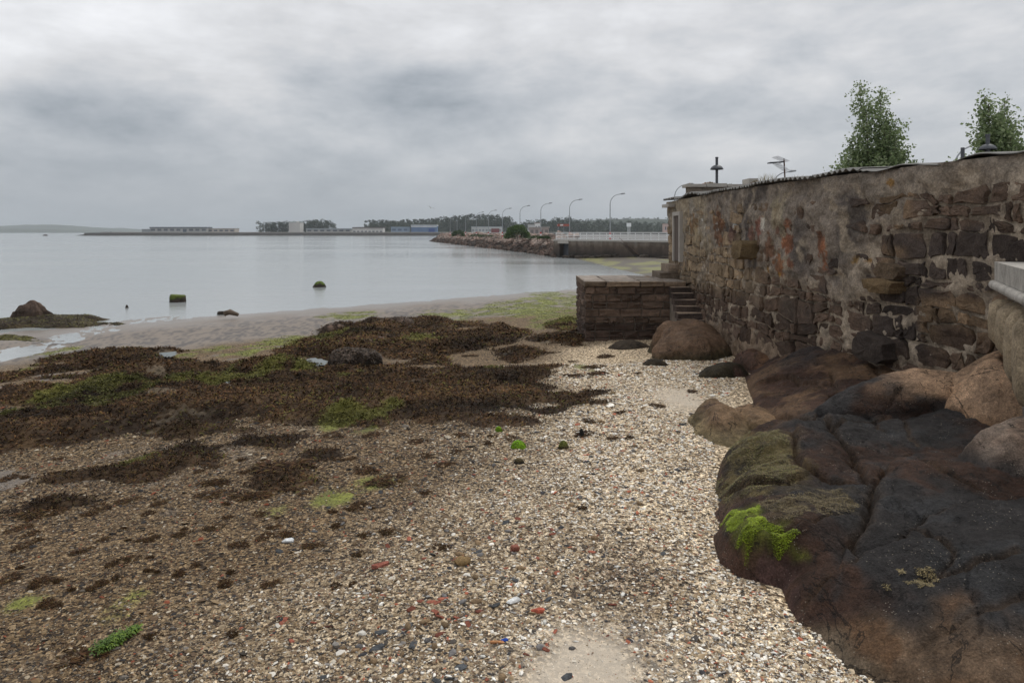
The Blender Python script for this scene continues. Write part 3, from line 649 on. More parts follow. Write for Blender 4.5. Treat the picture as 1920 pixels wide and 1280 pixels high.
# joints traced as they run: (points, width, depth, step)
JT = [([(1930, 903), (1885, 913), (1835, 928), (1788, 946), (1741, 964), (1709, 982), (1684, 1003), (1659, 1019), (1619, 1032), (1605, 1021)], .014, .07, .03), ([(1625, 1040), (1598, 1057), (1565, 1068), (1533, 1086), (1505, 1100)], .02, .05, .02),
      ([(1623, 944), (1583, 953), (1547, 967), (1519, 982), (1476, 996), (1440, 1000)], .016, .05, .02), ([(1672, 846), (1655, 868), (1643, 885), (1636, 910), (1633, 928), (1623, 978), (1600, 1012)], .03, .12, .07),
      ([(1715, 983), (1745, 1003), (1777, 1025), (1791, 1036), (1781, 1054), (1756, 1079), (1742, 1090)], .011, .045, .015), ([(1756, 1079), (1799, 1075), (1849, 1064), (1910, 1044)], .012, .04, .015),
      ([(1540, 780), (1564, 798), (1580, 813), (1600, 834), (1617, 854), (1626, 872)], .025, .08, .03), ([(1492, 795), (1497, 823), (1501, 847), (1521, 863), (1560, 880), (1620, 876)], .022, .07, .04), ([(1690, 772), (1703, 796), (1714, 813), (1721, 825)], .012, .04, .01), ([(1643, 773), (1652, 789), (1664, 797)], .012, .04, .01),
      ([(1559, 789), (1590, 779), (1621, 774), (1700, 768)], .014, .05, .02), ([(1672, 846), (1700, 838), (1741, 854), (1769, 865), (1840, 890)], .014, .04, .01), ([(1375, 905), (1425, 891), (1466, 885), (1500, 870)], .02, .05, .03), ([(1559, 686), (1566, 707), (1572, 722)], .02, .07, .02),
      ([(1440, 706), (1463, 700), (1483, 698), (1518, 707), (1559, 713)], .02, .06, .05), ([(1430, 790), (1470, 778), (1520, 782), (1560, 745)], .025, .08, .04), ([(1700, 1195), (1780, 1165), (1850, 1140), (1925, 1110)], .012, .02, .0), ([(1600, 1262), (1650, 1252), (1700, 1250)], .015, .04, .015), ([(1640, 670), (1655, 700), (1690, 715)], .02, .06, .03)]
OCB = [(1388, 690), (1400, 720), (1412, 755), (1425, 790), (1385, 815), (1360, 850), (1345, 890), (1330, 950), (1334, 1000), (1347, 1055), (1385, 1082), (1420, 1090), (1465, 1104), (1480, 1140), (1505, 1185), (1555, 1235), (1600, 1265), (1660, 1300)]
OCB = [G2(*p) for p in OCB]+[(2.25, 3.0), (2.4, 2.4), (8, 2.4), (8, 14), (5.6, 15.2), (5.0, 15.0)]
def zpoly(x, y, P, wob=.05, soft=.06, s=0):
    wx, wy = x+wob*fbm2(x*4, y*4, 4, 160+s), y+wob*1.3*fbm2(x*4, y*4, 4, 170+s); d = seg_dist(wx, wy, P+[P[0]]); return sst(-soft, soft, np.where(inpoly(wx, wy, P), d, -d))
def rp(*pts): return [on_rock(*p) for p in pts]
LIME = rp((1355, 968), (1388, 950), (1425, 942), (1430, 965), (1472, 985), (1480, 1000), (1475, 1015), (1505, 1035), (1512, 1056), (1485, 1060), (1448, 1050), (1447, 1022), (1405, 1014), (1362, 995)); OLIVE = rp((1385, 818), (1470, 800), (1492, 850), (1525, 880), (1475, 902), (1420, 908), (1370, 935), (1345, 912), (1360, 860)); OLIVE2 = rp((1420, 945), (1500, 912), (1575, 895), (1610, 925), (1530, 968), (1440, 985)); STRAW = rp((1680, 1095), (1745, 1060), (1760, 1090), (1715, 1125), (1670, 1115))
def outcrop():
    ys = np.concatenate([np.geomspace(2.4, 8.6, 330), np.linspace(8.64, 15.2, 140)]); xs = np.concatenate([np.arange(1.3, 5.2, .019), np.arange(5.22, 7.6, .045)]); Yg, Xg = np.meshgrid(ys, xs, indexing='ij')
    z = oc_base(Xg, Yg); wx, wy = Xg+.035*fbm2(Xg*3.5, Yg*3.5, 4, 91), Yg+.035*fbm2(Xg*3.5, Yg*3.5, 4, 92)
    z = z+.075*fbm2(Xg*.9, Yg*.9, 3, 93)+.022*fbm2(Xg*3.2, Yg*3.2, 4, 94)-.035*np.abs(fbm2(wx*1.5+.6*wy, wy*2.2, 4, 95))+.012*fbm2(Xg*13, Yg*13, 3, 96)-.010*np.abs(fbm2(wx*6, wy*9, 3, 99)); jd = np.full(Xg.shape, 9.)
    for pts, w, dep, st in JT:
        pl = np.array([on_rock(*p) for p in pts]); d = seg_dist(wx, wy, pl); jd = np.minimum(jd, d/w); sgn = np.zeros_like(d); best = np.full(d.shape, 9.)
        for a, b in zip(pl[:-1], pl[1:]):
            dd = seg_dist(wx, wy, [tuple(a), tuple(b)]); cr = (b[0]-a[0])*(wy-a[1])-(b[1]-a[1])*(wx-a[0]); m = dd < best; sgn = np.where(m, np.sign(cr), sgn); best = np.minimum(best, dd)
        z = z-dep*np.exp(-(d/w)**2)-.014*np.exp(-(d/.06)**2)-1.5*st*np.exp(-d/.22)*(sgn < 0)+.35*st*np.exp(-d/.3)*(sgn >= 0)
    # hairline joints of its own
    c1 = fbm2(wx*.8+3, wy*.8, 3, 97); c2 = fbm2(wx*.7-5, wy*1.1, 3, 98); fr = np.minimum(np.abs(c1), np.abs(c2)+.02); z = z-.022*np.exp(-(fr/.006)**2)
    g = beach_z(Xg, Yg); ins = inpoly(Xg, Yg, OCB); bd = seg_dist(Xg, Yg, OCB); sdist = np.where(ins, bd, -bd)
    low = sst(4.55, 5.1, Yg+.25*(Xg-2))                     # steep edge above, thin feathered shelf at the bottom
    edge = np.clip(sdist/lerp(.9, .16, low), -1, 1); z = np.where(edge > 0, lerp(g-.02, z, np.sqrt(np.clip(1-(1-edge)**2, 0, 1))), g-.02+edge*.35)
    z = np.maximum(z, g-.4)
    n = fbm2(Xg*1.3, Yg*1.3, 4, 101); n2 = fbm2(Xg*4, Yg*4, 4, 102); n3 = fbm2(Xg*12, Yg*12, 3, 103); rel = z-g
    c = mixc(BLK, BRN*.62, sst(.05, .75, n+.35*n2)); c = mixc(c, np.array([.042, .043, .045]), sst(.35, .8, n2-.4*n)*.6)
    c = mixc(c, mixc(PUR, BRN*1.1, sst(-.4, .4, n2)), (1-sst(.10, .24, rel+.06*n2))*sst(4.4, 4.9, Yg))
    ap = 1-sst(-.15, .3, (Yg-4.7)+.95*(Xg-2.0)+.22*n+.14*n2); c = mixc(c, mixc(np.array([.165, .094, .05]), np.array([.19, .125, .078]), sst(-.4, .4, n2+.4*n3)), ap*.92); c = mixc(c, np.array([.19, .155, .11]), ap*(1-sst(.02, .09, rel+.03*n2))*.7)
    up = sst(8.3, 9.2, Yg+.5*n-.25*(Xg-4)); c = mixc(c, mixc(np.array([.15, .09, .052]), BRN*.75, sst(-.2, .5, n+.4*n2)), up); c = mixc(c, BLK*1.3, up*sst(11.3, 12.6, Yg+.4*n2)*sst(1.75, 1.9, z)*.75)
    c = mixc(c, mixc(np.array([.15, .115, .045]), np.array([.065, .05, .025]), sst(-.35, .3, n2+.6*n3)), zpoly(Xg, Yg, OLIVE, .09, .12, 1)*.85); c = mixc(c, np.array([.10, .075, .04]), zpoly(Xg, Yg, OLIVE2, .12, .2, 2)*sst(-.3, .3, n2)*.7); c = mixc(c, np.array([.15, .18, .018]), zpoly(Xg, Yg, LIME, .06, .05, 3)*sst(-1.0, -.2, fbm2(Xg*7+2*Yg, Yg*3, 3, 104))*.8)
    c = mixc(c, np.array([.10, .065, .04]), np.exp(-(jd/1.8)**2)*.55)      # sand and dead weed in the joints
    ok = sdist > -.12; vid = np.full(ok.shape, -1); vid[ok] = np.arange(ok.sum()); q = ok[:-1, :-1] & ok[1:, :-1] & ok[:-1, 1:] & ok[1:, 1:]; i, j = np.nonzero(q)
    Fq = np.stack([vid[i, j], vid[i, j+1], vid[i+1, j+1], vid[i+1, j]], -1); o = np.array([3.8, 6, 1.5])
    me = mesh_np('rock_outcrop', np.stack([Xg[ok], Yg[ok], z[ok]], -1)-o, Fq, [MAT['rock']], c[ok], True)
    tag(link('rock_outcrop', me, None, o), 'wide low outcrop of jointed black granite, brown along its foot, filling the right foreground', 'rock')
outcrop()
rock('rock_ridge', 'long dark rounded rock ridge with a tan top below the wall', 'rock', 5.1, 8.6, 1.3, .62, -.06, 2.40, 1.8, p=2.4, q=2.0, tilt=(.10, 0), nr=60, nt=170, seed=12, amp=.07, col=col_darktop)
rock('tan_rock', 'dry tan granite rock at the foot of the wall on the far right', 'rock', 6.35, 8.05, 1.25, 1.15, 0, 2.84, 1.9, p=2.4, q=2.0, nr=50, nt=130, seed=13, amp=.08, col=col_tan)
rock('rounded_boulder', 'rounded boulder with brown top and black underside at the right edge', 'rock', 5.55, 6.5, 1.45, .72, .05, 2.56, 1.6, p=2.6, q=2.0, tilt=(.07, 0), nr=60, nt=160, seed=14, amp=.09, col=col_right)
rock('tan_rock', 'low yellowish brown rock rising out of the pale shell sand', 'rock', 2.95, 9.6, .55, 1.25, -.10, 1.72, 1.4, p=2.0, q=1.6, nr=46, nt=120, seed=17, amp=.10, col=col_low)
rock('tan_rock', 'small reddish rock beside the low yellowish rock', 'rock', 3.4, 9.6, .42, .8, .1, 1.76, 1.4, p=2.4, q=1.9, nr=36, nt=90, seed=18, amp=.07, col=col_low)
rock('step_boulder', 'large smooth brown boulder under the foot of the stone steps', 'rock', 4.42, 17.0, 1.0, 1.3, 0, 1.86, 1.1, p=3.6, q=2.5, tilt=(-.04, .03), nr=60, nt=150, seed=19, amp=.16, outl=.18, col=lambda x, y, z, R, T: mixc(np.array([.17, .105, .065]), np.array([.06, .05, .025]), 1-sst(1.2, 1.55, z+.12*cn(x, y, z, 2, 5)+.12*(4.7-x))))
rock('small_boulder', 'brown boulder wedged at the wall foot right of the steps boulder', 'rock', 5.2, 14.6, .42, .8, .2, 1.68, 1.2, seed=20, amp=.05, col=col_brown)
rock('weedy_rock', 'dark weed covered rock with a bare pink end on the shell sand', 'rock', 4.15, 13.6, .62, .45, -.05, 1.62, 1.3, p=2.6, q=2.0, tilt=(.12, 0), seed=21, amp=.05, outl=.16,
     col=lambda x, y, z, R, T: mixc(np.array([.045, .035, .02]), np.array([.17, .095, .08]), sst(4.3, 4.42, x)*(1-sst(13.35, 13.5, y))))
rock('weedy_rock', 'low dark weed covered rock below the steps boulder', 'rock', 3.18, 15.2, .36, .3, 0, 1.38, 1.15, seed=22, amp=.04, col=(.045, .033, .02))
rock('weedy_rock', 'dark weed covered stone at the foot of the pier', 'rock', 3.2, 18.6, .75, .45, .2, 1.24, 1.0, seed=23, amp=.04, col=(.05, .037, .025))

# algae hair on the rocks, clinging to the surface below
def drape(names, poly, zg, N, size, cols, name, label, seed, dirv=None, up=.0, width=.25, wob=1.0):
    r = np.random.default_rng(seed); P = np.array([pz(px, py, zg)[:2] for px, py in poly] if zg else poly); pts = []
    dg = bpy.context.evaluated_depsgraph_get(); x0, y0 = P.min(0); x1, y1 = P.max(0)
    while len(pts) < N:
        X_, Y_ = r.uniform(x0, x1, 8000), r.uniform(y0, y1, 8000)
        wx, wy = X_+.10*wob*fbm2(X_*5, Y_*5, 3, seed), Y_+.14*wob*fbm2(X_*5, Y_*5, 3, seed+1)
        for q in np.nonzero(inpoly(wx, wy, P) & (noise2(X_*9, Y_*9, seed+2) > -.4))[0]:
            hit, loc, nrm, _, ob, _ = S.ray_cast(dg, (X_[q], Y_[q], 8), (0, 0, -1))
            if hit and ob.name.split('.')[0] in names: pts.append((*loc,))
            if len(pts) >= N: break
    pts = np.array(pts); C = np.array(cols)[r.integers(0, len(cols), N)]*r.uniform(.6, 1.35, (N, 1))
    V, Fq, Cc = ribbons(pts, r.uniform(.6, 1.4, N)*size, C, .93, width, seed)
    tag(link(name, mesh_np(name, V, Fq, [MAT['algae']], Cc)), label, 'algae', kind='stuff')
bpy.context.view_layer.update()
RK = ('rock_outcrop',)
drape(RK, LIME, 0, 17000, .014, [(.22, .30, .01), (.29, .37, .012), (.14, .19, .008), (.2, .25, .02)], 'bright_algae', 'bright lime green algae patch on the rock edge in the foreground', 301, wob=.45)
drape(RK, OLIVE, 0, 26000, .016, [(.15, .115, .045), (.19, .15, .065), (.09, .065, .025), (.13, .13, .025)], 'olive_algae', 'olive brown hairy algae draped over the upper rock edge', 305)
drape(RK, OLIVE2, 0, 6000, .016, [(.12, .09, .045), (.15, .115, .05)], 'olive_algae', 'thin olive algae strands on the black rock above the lime green patch', 309)
drape(RK, STRAW, 0, 900, .02, [(.2, .16, .08), (.16, .12, .05)], 'olive_algae', 'pale straw coloured algae wisps on the black slab', 313)

# ------------------------------------------------------------------ old stone building along the shore
WP = np.array([(7.15, 4.2), (6.8, 6.0), (6.42, 8.5), (5.82, 11.6), (5.42, 14.0), (5.27, 16.5), (5.2, 20.0), (5.16, 22.6)])
def catmull(P, step):
    out = []
    Q = np.vstack([2*P[0]-P[1], P, 2*P[-1]-P[-2]])
    for i in range(1, len(Q)-2):
        p0, p1, p2, p3 = Q[i-1:i+3]
        for t in np.linspace(0, 1, 60, endpoint=False):
            out.append(.5*(2*p1+(p2-p0)*t+(2*p0-5*p1+4*p2-p3)*t*t+(3*p1-p0-3*p2+p3)*t**3))
    out.append(P[-1]); out = np.array(out); L = np.concatenate([[0], np.cumsum(np.hypot(*np.diff(out, axis=0).T))])
    s = np.arange(0, L[-1], step); return np.stack([np.interp(s, L, out[:, 0]), np.interp(s, L, out[:, 1])], -1), s
WPT, WS = catmull(WP, .05); WL = WS[-1]
def wp(s): return np.stack([np.interp(s, WS, WPT[:, 0]), np.interp(s, WS, WPT[:, 1])], -1)
def wn(s):
    t = wp(np.asarray(s)+.08)-wp(np.asarray(s)-.08); t = t/np.linalg.norm(t, axis=-1, keepdims=True); return np.stack([-t[..., 1], t[..., 0]], -1)
def wsz(px, py):                                  # wall coordinates of a photo point
    u = (px-960)/F; s = np.interp(0, (WPT[:, 0]/WPT[:, 1]-u)[::-1], WS[::-1]); Y = wp(s)[1]; return float(s), EYE-(py-HZ)/F*float(Y)
ZT = 5.2
def plaster_share(s, z):
    """where the render still covers the rubble: the middle and upper left"""
    Y = np.interp(s, WS, WPT[:, 1]); n = fbm2(s*.8, z*1.1, 3, 120)
    return sst(10.4, 12.4, Y+1.2*n)*sst(2.9, 3.5, z+.45*n-.10*(Y-14).clip(0, 8))
STAINS = [(1347, 430, .34, .62, (.20, .085, .035)), (1478, 450, .22, .32, (.25, .08, .03)), (1545, 465, .16, .3, (.28, .09, .03)), (1447, 465, .13, .3, (.2, .085, .04)), (1465, 495, .2, .22, (.26, .10, .035)),
          (1443, 505, .09, .09, (.42, .22, .03)), (1463, 516, .07, .05, (.42, .22, .03)), (1460, 420, .12, .35, (.17, .07, .04)), (1490, 493, .12, .12, (.2, .075, .04)), (1425, 425, .12, .22, (.18, .06, .04)),
          (1410, 440, .16, .2, (.2, .09, .06)), (1373, 440, .2, .2, (.12, .06, .05)), (1300, 425, .25, .35, (.26, .15, .07)), (1668, 343, .06, .06, (.4, .2, .03)), (1608, 487, .06, .08, (.3, .17, .04)), (1630, 487, .05, .05, (.4, .2, .03)),
          (1455, 405, .1, .6, (.36, .30, .2)), (1468, 410, .08, .45, (.4, .34, .24)), (1310, 450, .4, .35, (.38, .30, .19)), (1330, 460, .25, .3, (.36, .29, .2)), (1322, 430, .05, .25, (.45, .4, .32)),
          (1322, 405, .05, .05, (.75, .74, .7)), (1327, 445, .035, .10, (.75, .74, .7)), (1346, 427, .025, .12, (.75, .74, .7)), (1343, 432, .03, .03, (.75, .74, .7)), (1377, 422, .04, .08, (.75, .74, .7)), (1315, 413, .07, .05, (.7, .68, .62)),
          (1432, 418, .1, .12, (.6, .56, .48)), (1300, 400, .03, .5, (.42, .37, .3))]
STN = [(*wsz(px, py), a, b, c) for px, py, a, b, c in STAINS]
def wall_cols(s, z, mort):
    Y = np.interp(s, WS, WPT[:, 1]); n = fbm2(s*1.3, z*1.3, 4, 121); n2 = fbm2(s*4, z*4, 3, 122); st = fbm2(s*3.0, z*.5, 3, 123)
    pl = plaster_share(s, z)
    if mort:
        c = mixc(np.array([.36, .295, .225]), np.array([.20, .16, .12]), sst(-.5, .5, n2+.5*fbm2(s*9, z*9, 2, 127)))
        g = mixc(np.array([.235, .195, .158]), np.array([.115, .096, .083]), sst(-.35, .35, n+.5*st)); g = mixc(g, np.array([.35, .285, .21]), sst(.3, .8, n2+.4*n)*.7)
        g = mixc(g, mixc(np.array([.38, .31, .215]), np.array([.28, .24, .19]), sst(-.3, .4, n2)), sst(17.4, 18.6, Y+.9*n)*.75)
        c = mixc(c, g, pl)
        c = mixc(c, np.array([.19, .13, .085]), (1-sst(1.75, 2.35, z+.35*n2-.0*Y))*.75)
        c = mixc(c, np.array([.22, .19, .165]), sst(4.5, 5.1, z+.4*n)*(1-pl)*.5)
    else:
        c = mixc(np.array([.135, .092, .066]), np.array([.068, .052, .044]), sst(-.4, .4, n))
        c = mixc(c, np.array([.23, .155, .09]), sst(.35, .7, fbm2(s*.9+9, z*1.3, 3, 124))*.7)
        c = mixc(c, np.array([.33, .245, .155]), sst(12.5, 17.5, Y+1.5*n)*sst(2.2, 3.2, z)*.8)
        c = mixc(c, np.array([.105, .07, .05]), 1-sst(2.2, 2.9, z+.3*n))
    wob = .8*fbm2(s*5, z*5, 3, 125)
    for s0, z0, a, b, cc in STN:
        # rust and lichen hang down from their source
        e = np.hypot((s-s0)/(a*1.5), (z-z0)/b)+wob*.55; c = mixc(c, np.array(cc)*(.75+.3*np.clip(n2[..., None], -1, 1)), (1-sst(.72, .95, e+.25*fbm2(s*16, z*16, 2, 128)))*.8)
    return c
building = empty('stone_building', 'long rough stone building with patchy render and a corrugated roof edge on the right', 'building', (5.8, 14, 2.6))
def P_(o): o.parent = building; o.matrix_parent_inverse = building.matrix_world.inverted(); return o
bpy.context.view_layer.update()
def build_wall():
    ds, dz = .032, .032; s = np.arange(0, WL, ds); z = np.arange(1.0, ZT+.001, dz); Sg, Zg = np.meshgrid(s, z, indexing='ij')
    p, n = wp(Sg), wn(Sg); pl = plaster_share(Sg, Zg)
    d = .035*fbm2(Sg*1.1, Zg*1.1, 3, 130)+.03*fbm2(Sg*5, Zg*5, 3, 131)+.015*noise2(Sg*14, Zg*14, 132)
    d = d+.002*(1-pl)+.022*(1-pl)*fbm2(Sg*3.1, Zg*3.1, 3, 134)+.05*pl*(.3+np.clip(fbm2(Sg*2.2, Zg*2.2, 3, 133), -.6, 1))+.06*(1-sst(1.4, 2.2, Zg))
    V = np.concatenate([p+n*d[..., None], Zg[..., None]], -1).reshape(-1, 3)
    C = wall_cols(Sg, Zg, True).reshape(-1, 3)
    me = mesh_np('mortar', V, grid_faces(len(s), len(z)), [MAT['mortar']], C, True)
    wall = P_(link('wall', None, None, (5.8, 14, 1.0)))
    bpy.context.view_layer.update()
    def W(o): o.parent = wall; o.matrix_parent_inverse = wall.matrix_world.inverted(); return o
    W(link('mortar', me))
    # rubble stones, laid in uneven courses that follow wavy bed joints
    r = random.Random(21); nst = 0
    SM = []
    def put_stone(ox, oz, s0, z0, prot, seed, col=None, now=True):
        rg = np.random.default_rng(seed); nv = len(ox); k2 = .955-.02*rg.random()
        tx, tz = rg.normal(0, .05), rg.normal(0, .05)
        rings = [(1.0, -.10), (1.0, prot*.30), (k2, prot*.95), (.5, prot)]; V = []
        for k, dd in rings:
            a, b = ox*k+rg.normal(0, .009, nv), oz*k+rg.normal(0, .008, nv); out = np.full(nv, dd)+(rg.normal(0, .006, nv)+a*tx+b*tz)*(dd > 0); V.append(np.stack([a, -out, b], -1))
        V.append(np.array([[0, -prot*1.04-rg.normal(0, .01), 0]])); V = np.concatenate(V)
        Fq = grid_faces(4, nv, True); Fq = np.concatenate([Fq[:, [0, 1, 2]], Fq[:, [0, 2, 3]], np.array([[3*nv+i, 3*nv+(i+1) % nv, 4*nv] for i in range(nv)])])
        pp, nn = wp(s0), wn(s0); C = wall_cols(s0-V[:, 0], z0+V[:, 2], False)*rg.uniform(.62, 1.3) if col is None else np.tile(np.array(col), (len(V), 1))
        rz = math.atan2(nn[0], -nn[1])
        if now: W(link('stone', mesh_np('stone', V, Fq, [MAT['stone']], C, False), None, (pp[0], pp[1], z0), rz))
        else: SM.append(((pp[1] > 8)*np.ptp(ox)*np.ptp(oz)*abs(float(nn[0])*pp[0]+float(nn[1])*pp[1])/np.hypot(*pp)/pp[1]**2, V, Fq, C, (pp[0], pp[1], z0), rz))
    def stone(s0, z0, w, h, prot, sq, seed, col=None):
        th = np.linspace(0, 2*np.pi, 16, endpoint=False); rg = np.random.default_rng(seed+1); ex = 2/sq; rad = 1+rg.normal(0, .07, 16)
        put_stone(np.sign(np.cos(th))*np.abs(np.cos(th))**ex*w/2*rad, np.sign(np.sin(th))*np.abs(np.sin(th))**ex*h/2*rad, s0, z0, prot, seed, col)
    hs = [.30, .22, .33, .2, .27, .35, .21, .30, .18, .27, .33, .22, .25, .2, .3, .24]; zb = 1.2+np.concatenate([[0], np.cumsum(hs)])
    bed = lambda i, s_: zb[i]+.085*fbm2(np.asarray(s_)*1.1, np.asarray(s_)*0+i*3.1, 3, 150)
    for i in range(len(hs)):
        s0 = r.uniform(.6, 1.4)
        while s0 < WL-.3 and zb[i+1] < 5.12:
            Y = float(wp(s0)[1]); w = r.choice([.16, .22, .3, .42, .55, .75])*r.uniform(.85, 1.15)*(1 if hs[i] > .25 else .85); s1 = min(s0+w, WL-.1); sc_ = (s0+s1)/2; zc = float(bed(i, sc_)+bed(i+1, sc_))/2
            pl = float(plaster_share(sc_, zc)); parts = [(0, 1)]
            if hs[i] > .33 and w < .6 and r.random() < .3: parts = [(0, .5+r.uniform(-.1, .1))]; parts.append((parts[0][1], 1))
            for f0, f1 in parts:
                gap = r.uniform(.014, .032); x = np.array([s0, s0+(s1-s0)*.3, s0+(s1-s0)*.7, s1]); lo = bed(i, x)*(1-f0)+bed(i+1, x)*f0; hi = bed(i, x)*(1-f1)+bed(i+1, x)*f1; lo, hi = lo+gap, hi-gap; x = x+np.array([gap, 0, 0, -gap])
                sk = r.gauss(0, .035); cz = (lo.mean()+hi.mean())/2; cut = r.uniform(.1, .28)
                P = [(x[0]+.06*w*cut*4*r.random(), lo[0]), (x[1], lo[1]), (x[2], lo[2]), (x[3]-.06*w*cut*4*r.random(), lo[3]), (x[3]+sk*.3, lo[3]*(1-cut)+hi[3]*cut), (x[3]+sk, lo[3]*.4+hi[3]*.6), (x[3]+sk-.07*w, hi[3]-.01), (x[2], hi[2]), (x[1], hi[1]), (x[0]+sk+.07*w, hi[0]-.01), (x[0]+sk, lo[0]*.4+hi[0]*.6), (x[0]+sk*.3, lo[0]*(1-cut)+hi[0]*cut)]
                P = np.array(P)+np.array([[r.gauss(0, .012), r.gauss(0, .012)] for _ in P]); ox, oz = -(P[:, 0]-sc_), P[:, 1]-cz
                ox, oz = ox[::-1], oz[::-1]
                prot = r.uniform(.012, .045) if zc > 2.9 else r.uniform(.02, .07)
                if pl > .5: prot = r.uniform(.0, .035)
                if Y > 4.4 and cz > np.interp(Y, [6, 9, 12, 15, 19], [2.6, 2.3, 1.75, 1.25, 1.1]) and not (pl > .5 and r.random() < .55): put_stone(ox, oz, sc_, cz, prot, 1000+nst, None, False); nst += 1
            s0 = s1
    SM.sort(key=lambda q: -q[0]); Vs, Fs, Cs, o0 = [], [], [], 0
    for q, (_, V, Fq, C, loc, rz) in enumerate(SM):
        if q < 290: W(link('stone', mesh_np('stone', V, Fq, [MAT['stone']], C, False), None, loc, rz)); continue
        c, sn = math.cos(rz), math.sin(rz); Vs.append(np.stack([V[:, 0]*c-V[:, 1]*sn, V[:, 0]*sn+V[:, 1]*c, V[:, 2]], -1)+np.array(loc)); Fs.append(Fq+o0); Cs.append(C); o0 += len(V)
    if Vs: W(link('small_stones', mesh_np('small_stones', np.concatenate(Vs), np.concatenate(Fs), [MAT['stone']], np.concatenate(Cs), False)))['kind'] = 'stuff'
    # standing proud: the lichened corbel and the tilted boulder stones at the right
    for px, py, w, h, pr, sq, col in ((1412, 468, .62, .40, .40, 5, (.15, .105, .055)), (1668, 535, .62, .24, .26, 3, (.17, .115, .06)), (1678, 508, .5, .26, .18, 3, (.12, .085, .055)), (1655, 652, .72, .42, .30, 3.4, (.055, .042, .035))):
        s_, z_ = wsz(px, py); stone(s_, z_, w, h, pr, sq, int(px), np.array(col))
    # small pale chips set in the mortar
    return wall, stone
build_wall()
def build_building_rest():
    # walls behind, roof, door, parapet
    far = WP[-1]
    mb = MB(); mb.prism([(far[0]+.06, far[1]-.02), (9.2, 22.8), (9.2, 22.55), (far[0]+.1, far[1]-.3)], .3, 5.19)
    P_(mb.build('end_wall', MAT['conc']))
    mb = MB(); mb.box(9.2, 4.2, 2.0, 9.45, 22.8, 5.3); P_(mb.build('back_wall', MAT['conc']))
    mb = MB(); mb.box(7.2, 4.1, 1.5, 9.3, 4.3, 5.3); P_(mb.build('near_wall', MAT['conc']))
    # corrugated sheets: separate sheets with lapped joints, sagging edge
    s = np.arange(0.0, WL+.1, .022); p, n = wp(np.minimum(s, WL-.01)), wn(np.minimum(s, WL-.05))
    p = p+np.where(s > WL, 1, 0)[:, None]*np.array([[0, .1]])
    Yv = p[:, 1]; cor = sst(11.0, 11.8, Yv); ph = 2*np.pi*s/.155
    sag = .035*fbm2(s*.5, s*0, 3, 140)+.02*noise2(s*1.3, s*0+3, 141)
    wave = (1-cor)*(.022*np.sin(s*5.2)+.022*noise2(s*2.2, s*0+7, 142)-.03)
    bounds = [0, 3.2, 5.6, 7.4, 8.6, 9.8, 11.2, 12.4, 13.6, 14.9, 16.2, 17.5, WL+.2]
    for k, (s0, s1) in enumerate(zip(bounds[:-1], bounds[1:])):
        m = (s >= s0-.08) & (s <= s1); pp, nn = p[m], n[m]; dz = (k % 2)*.012
        z = ZT+.05+cor[m]*.026*np.sin(ph[m])+sag[m]+wave[m]+(dz+.012*math.sin(k*2.3))*cor[m]
        jag = .03+.06*cor[m]+.02*noise2(s[m]*8, s[m]*0, 143)+.03*math.sin(k*1.9)*cor[m]
        rows = [(jag, 0.0), (0.0, .015), (-1.2, .07), (-3.2, .16)]
        top = [np.concatenate([pp+nn*(np.asarray(o)*np.ones(len(pp)))[:, None], (z+dzz)[:, None]], -1) for o, dzz in rows]
        bot = [t-np.array([0, 0, .014]) for t in top[::-1]]
        V = np.stack(top+bot); V = np.concatenate([V, V[:1]]); me = mesh_np('roof_sheet', V, grid_faces(9, len(pp)), [MAT['sheet']], None, True)
        P_(link('roof_sheet', me))
    # narrow door opening with its frame, near the far corner
    sd0, zt_ = wsz(1280, 404); sd1, zb_ = wsz(1270, 488); sm = (sd0+sd1)/2; pp, nn = wp(sm), wn(sm); rz = math.atan2(nn[0], -nn[1]); w = (sd1-sd0)
    M = Matrix.Translation((pp[0], pp[1], 0)) @ Matrix.Rotation(rz, 4, 'Z')
    d = P_(MB().box(-w/2, -.085, zb_, w/2, .02, zt_, M).build('door', MAT['timber']))
    f = MB(); f.box(-w/2-.12, -.13, zb_-.02, -w/2, .02, zt_+.12, M); f.box(w/2, -.13, zb_-.02, w/2+.12, .02, zt_+.12, M); f.box(-w/2, -.13, zt_, w/2, .02, zt_+.12, M)
    P_(f.build('door_frame', MAT['conc']))
    P_(MB().box(-.35, -.2, 5.0, .5, .02, 5.1, Matrix.Translation((*wp(WL-.35), 0)) @ Matrix.Rotation(rz, 4, 'Z')).build('lintel', MAT['conc']))
    # raised parapet wall behind the roof, with a coping and a little pier
    m = MB(); m.prism([(5.98, 23.1), (9.3, 23.1), (9.3, 23.5), (5.98, 23.5)], 3.0, 5.72); pw = P_(m.build('parapet_wall', MAT['mortar2'] if 'mortar2' in MAT else MAT['conc']))
    m = MB()
    for x0, x1, dz in ((5.88, 6.55, 0), (6.57, 7.25, .02), (7.27, 7.95, -.01), (8.28, 9.3, .01)): P_(MB().box(x0, 23.0, 5.72+dz*0, x1, 23.6, 5.82+dz).build('coping_stone', MAT['conc']))
    P_(MB().box(7.96, 22.95, 5.7, 8.27, 23.6, 6.0).build('parapet_pier', MAT['conc']))
build_building_rest()

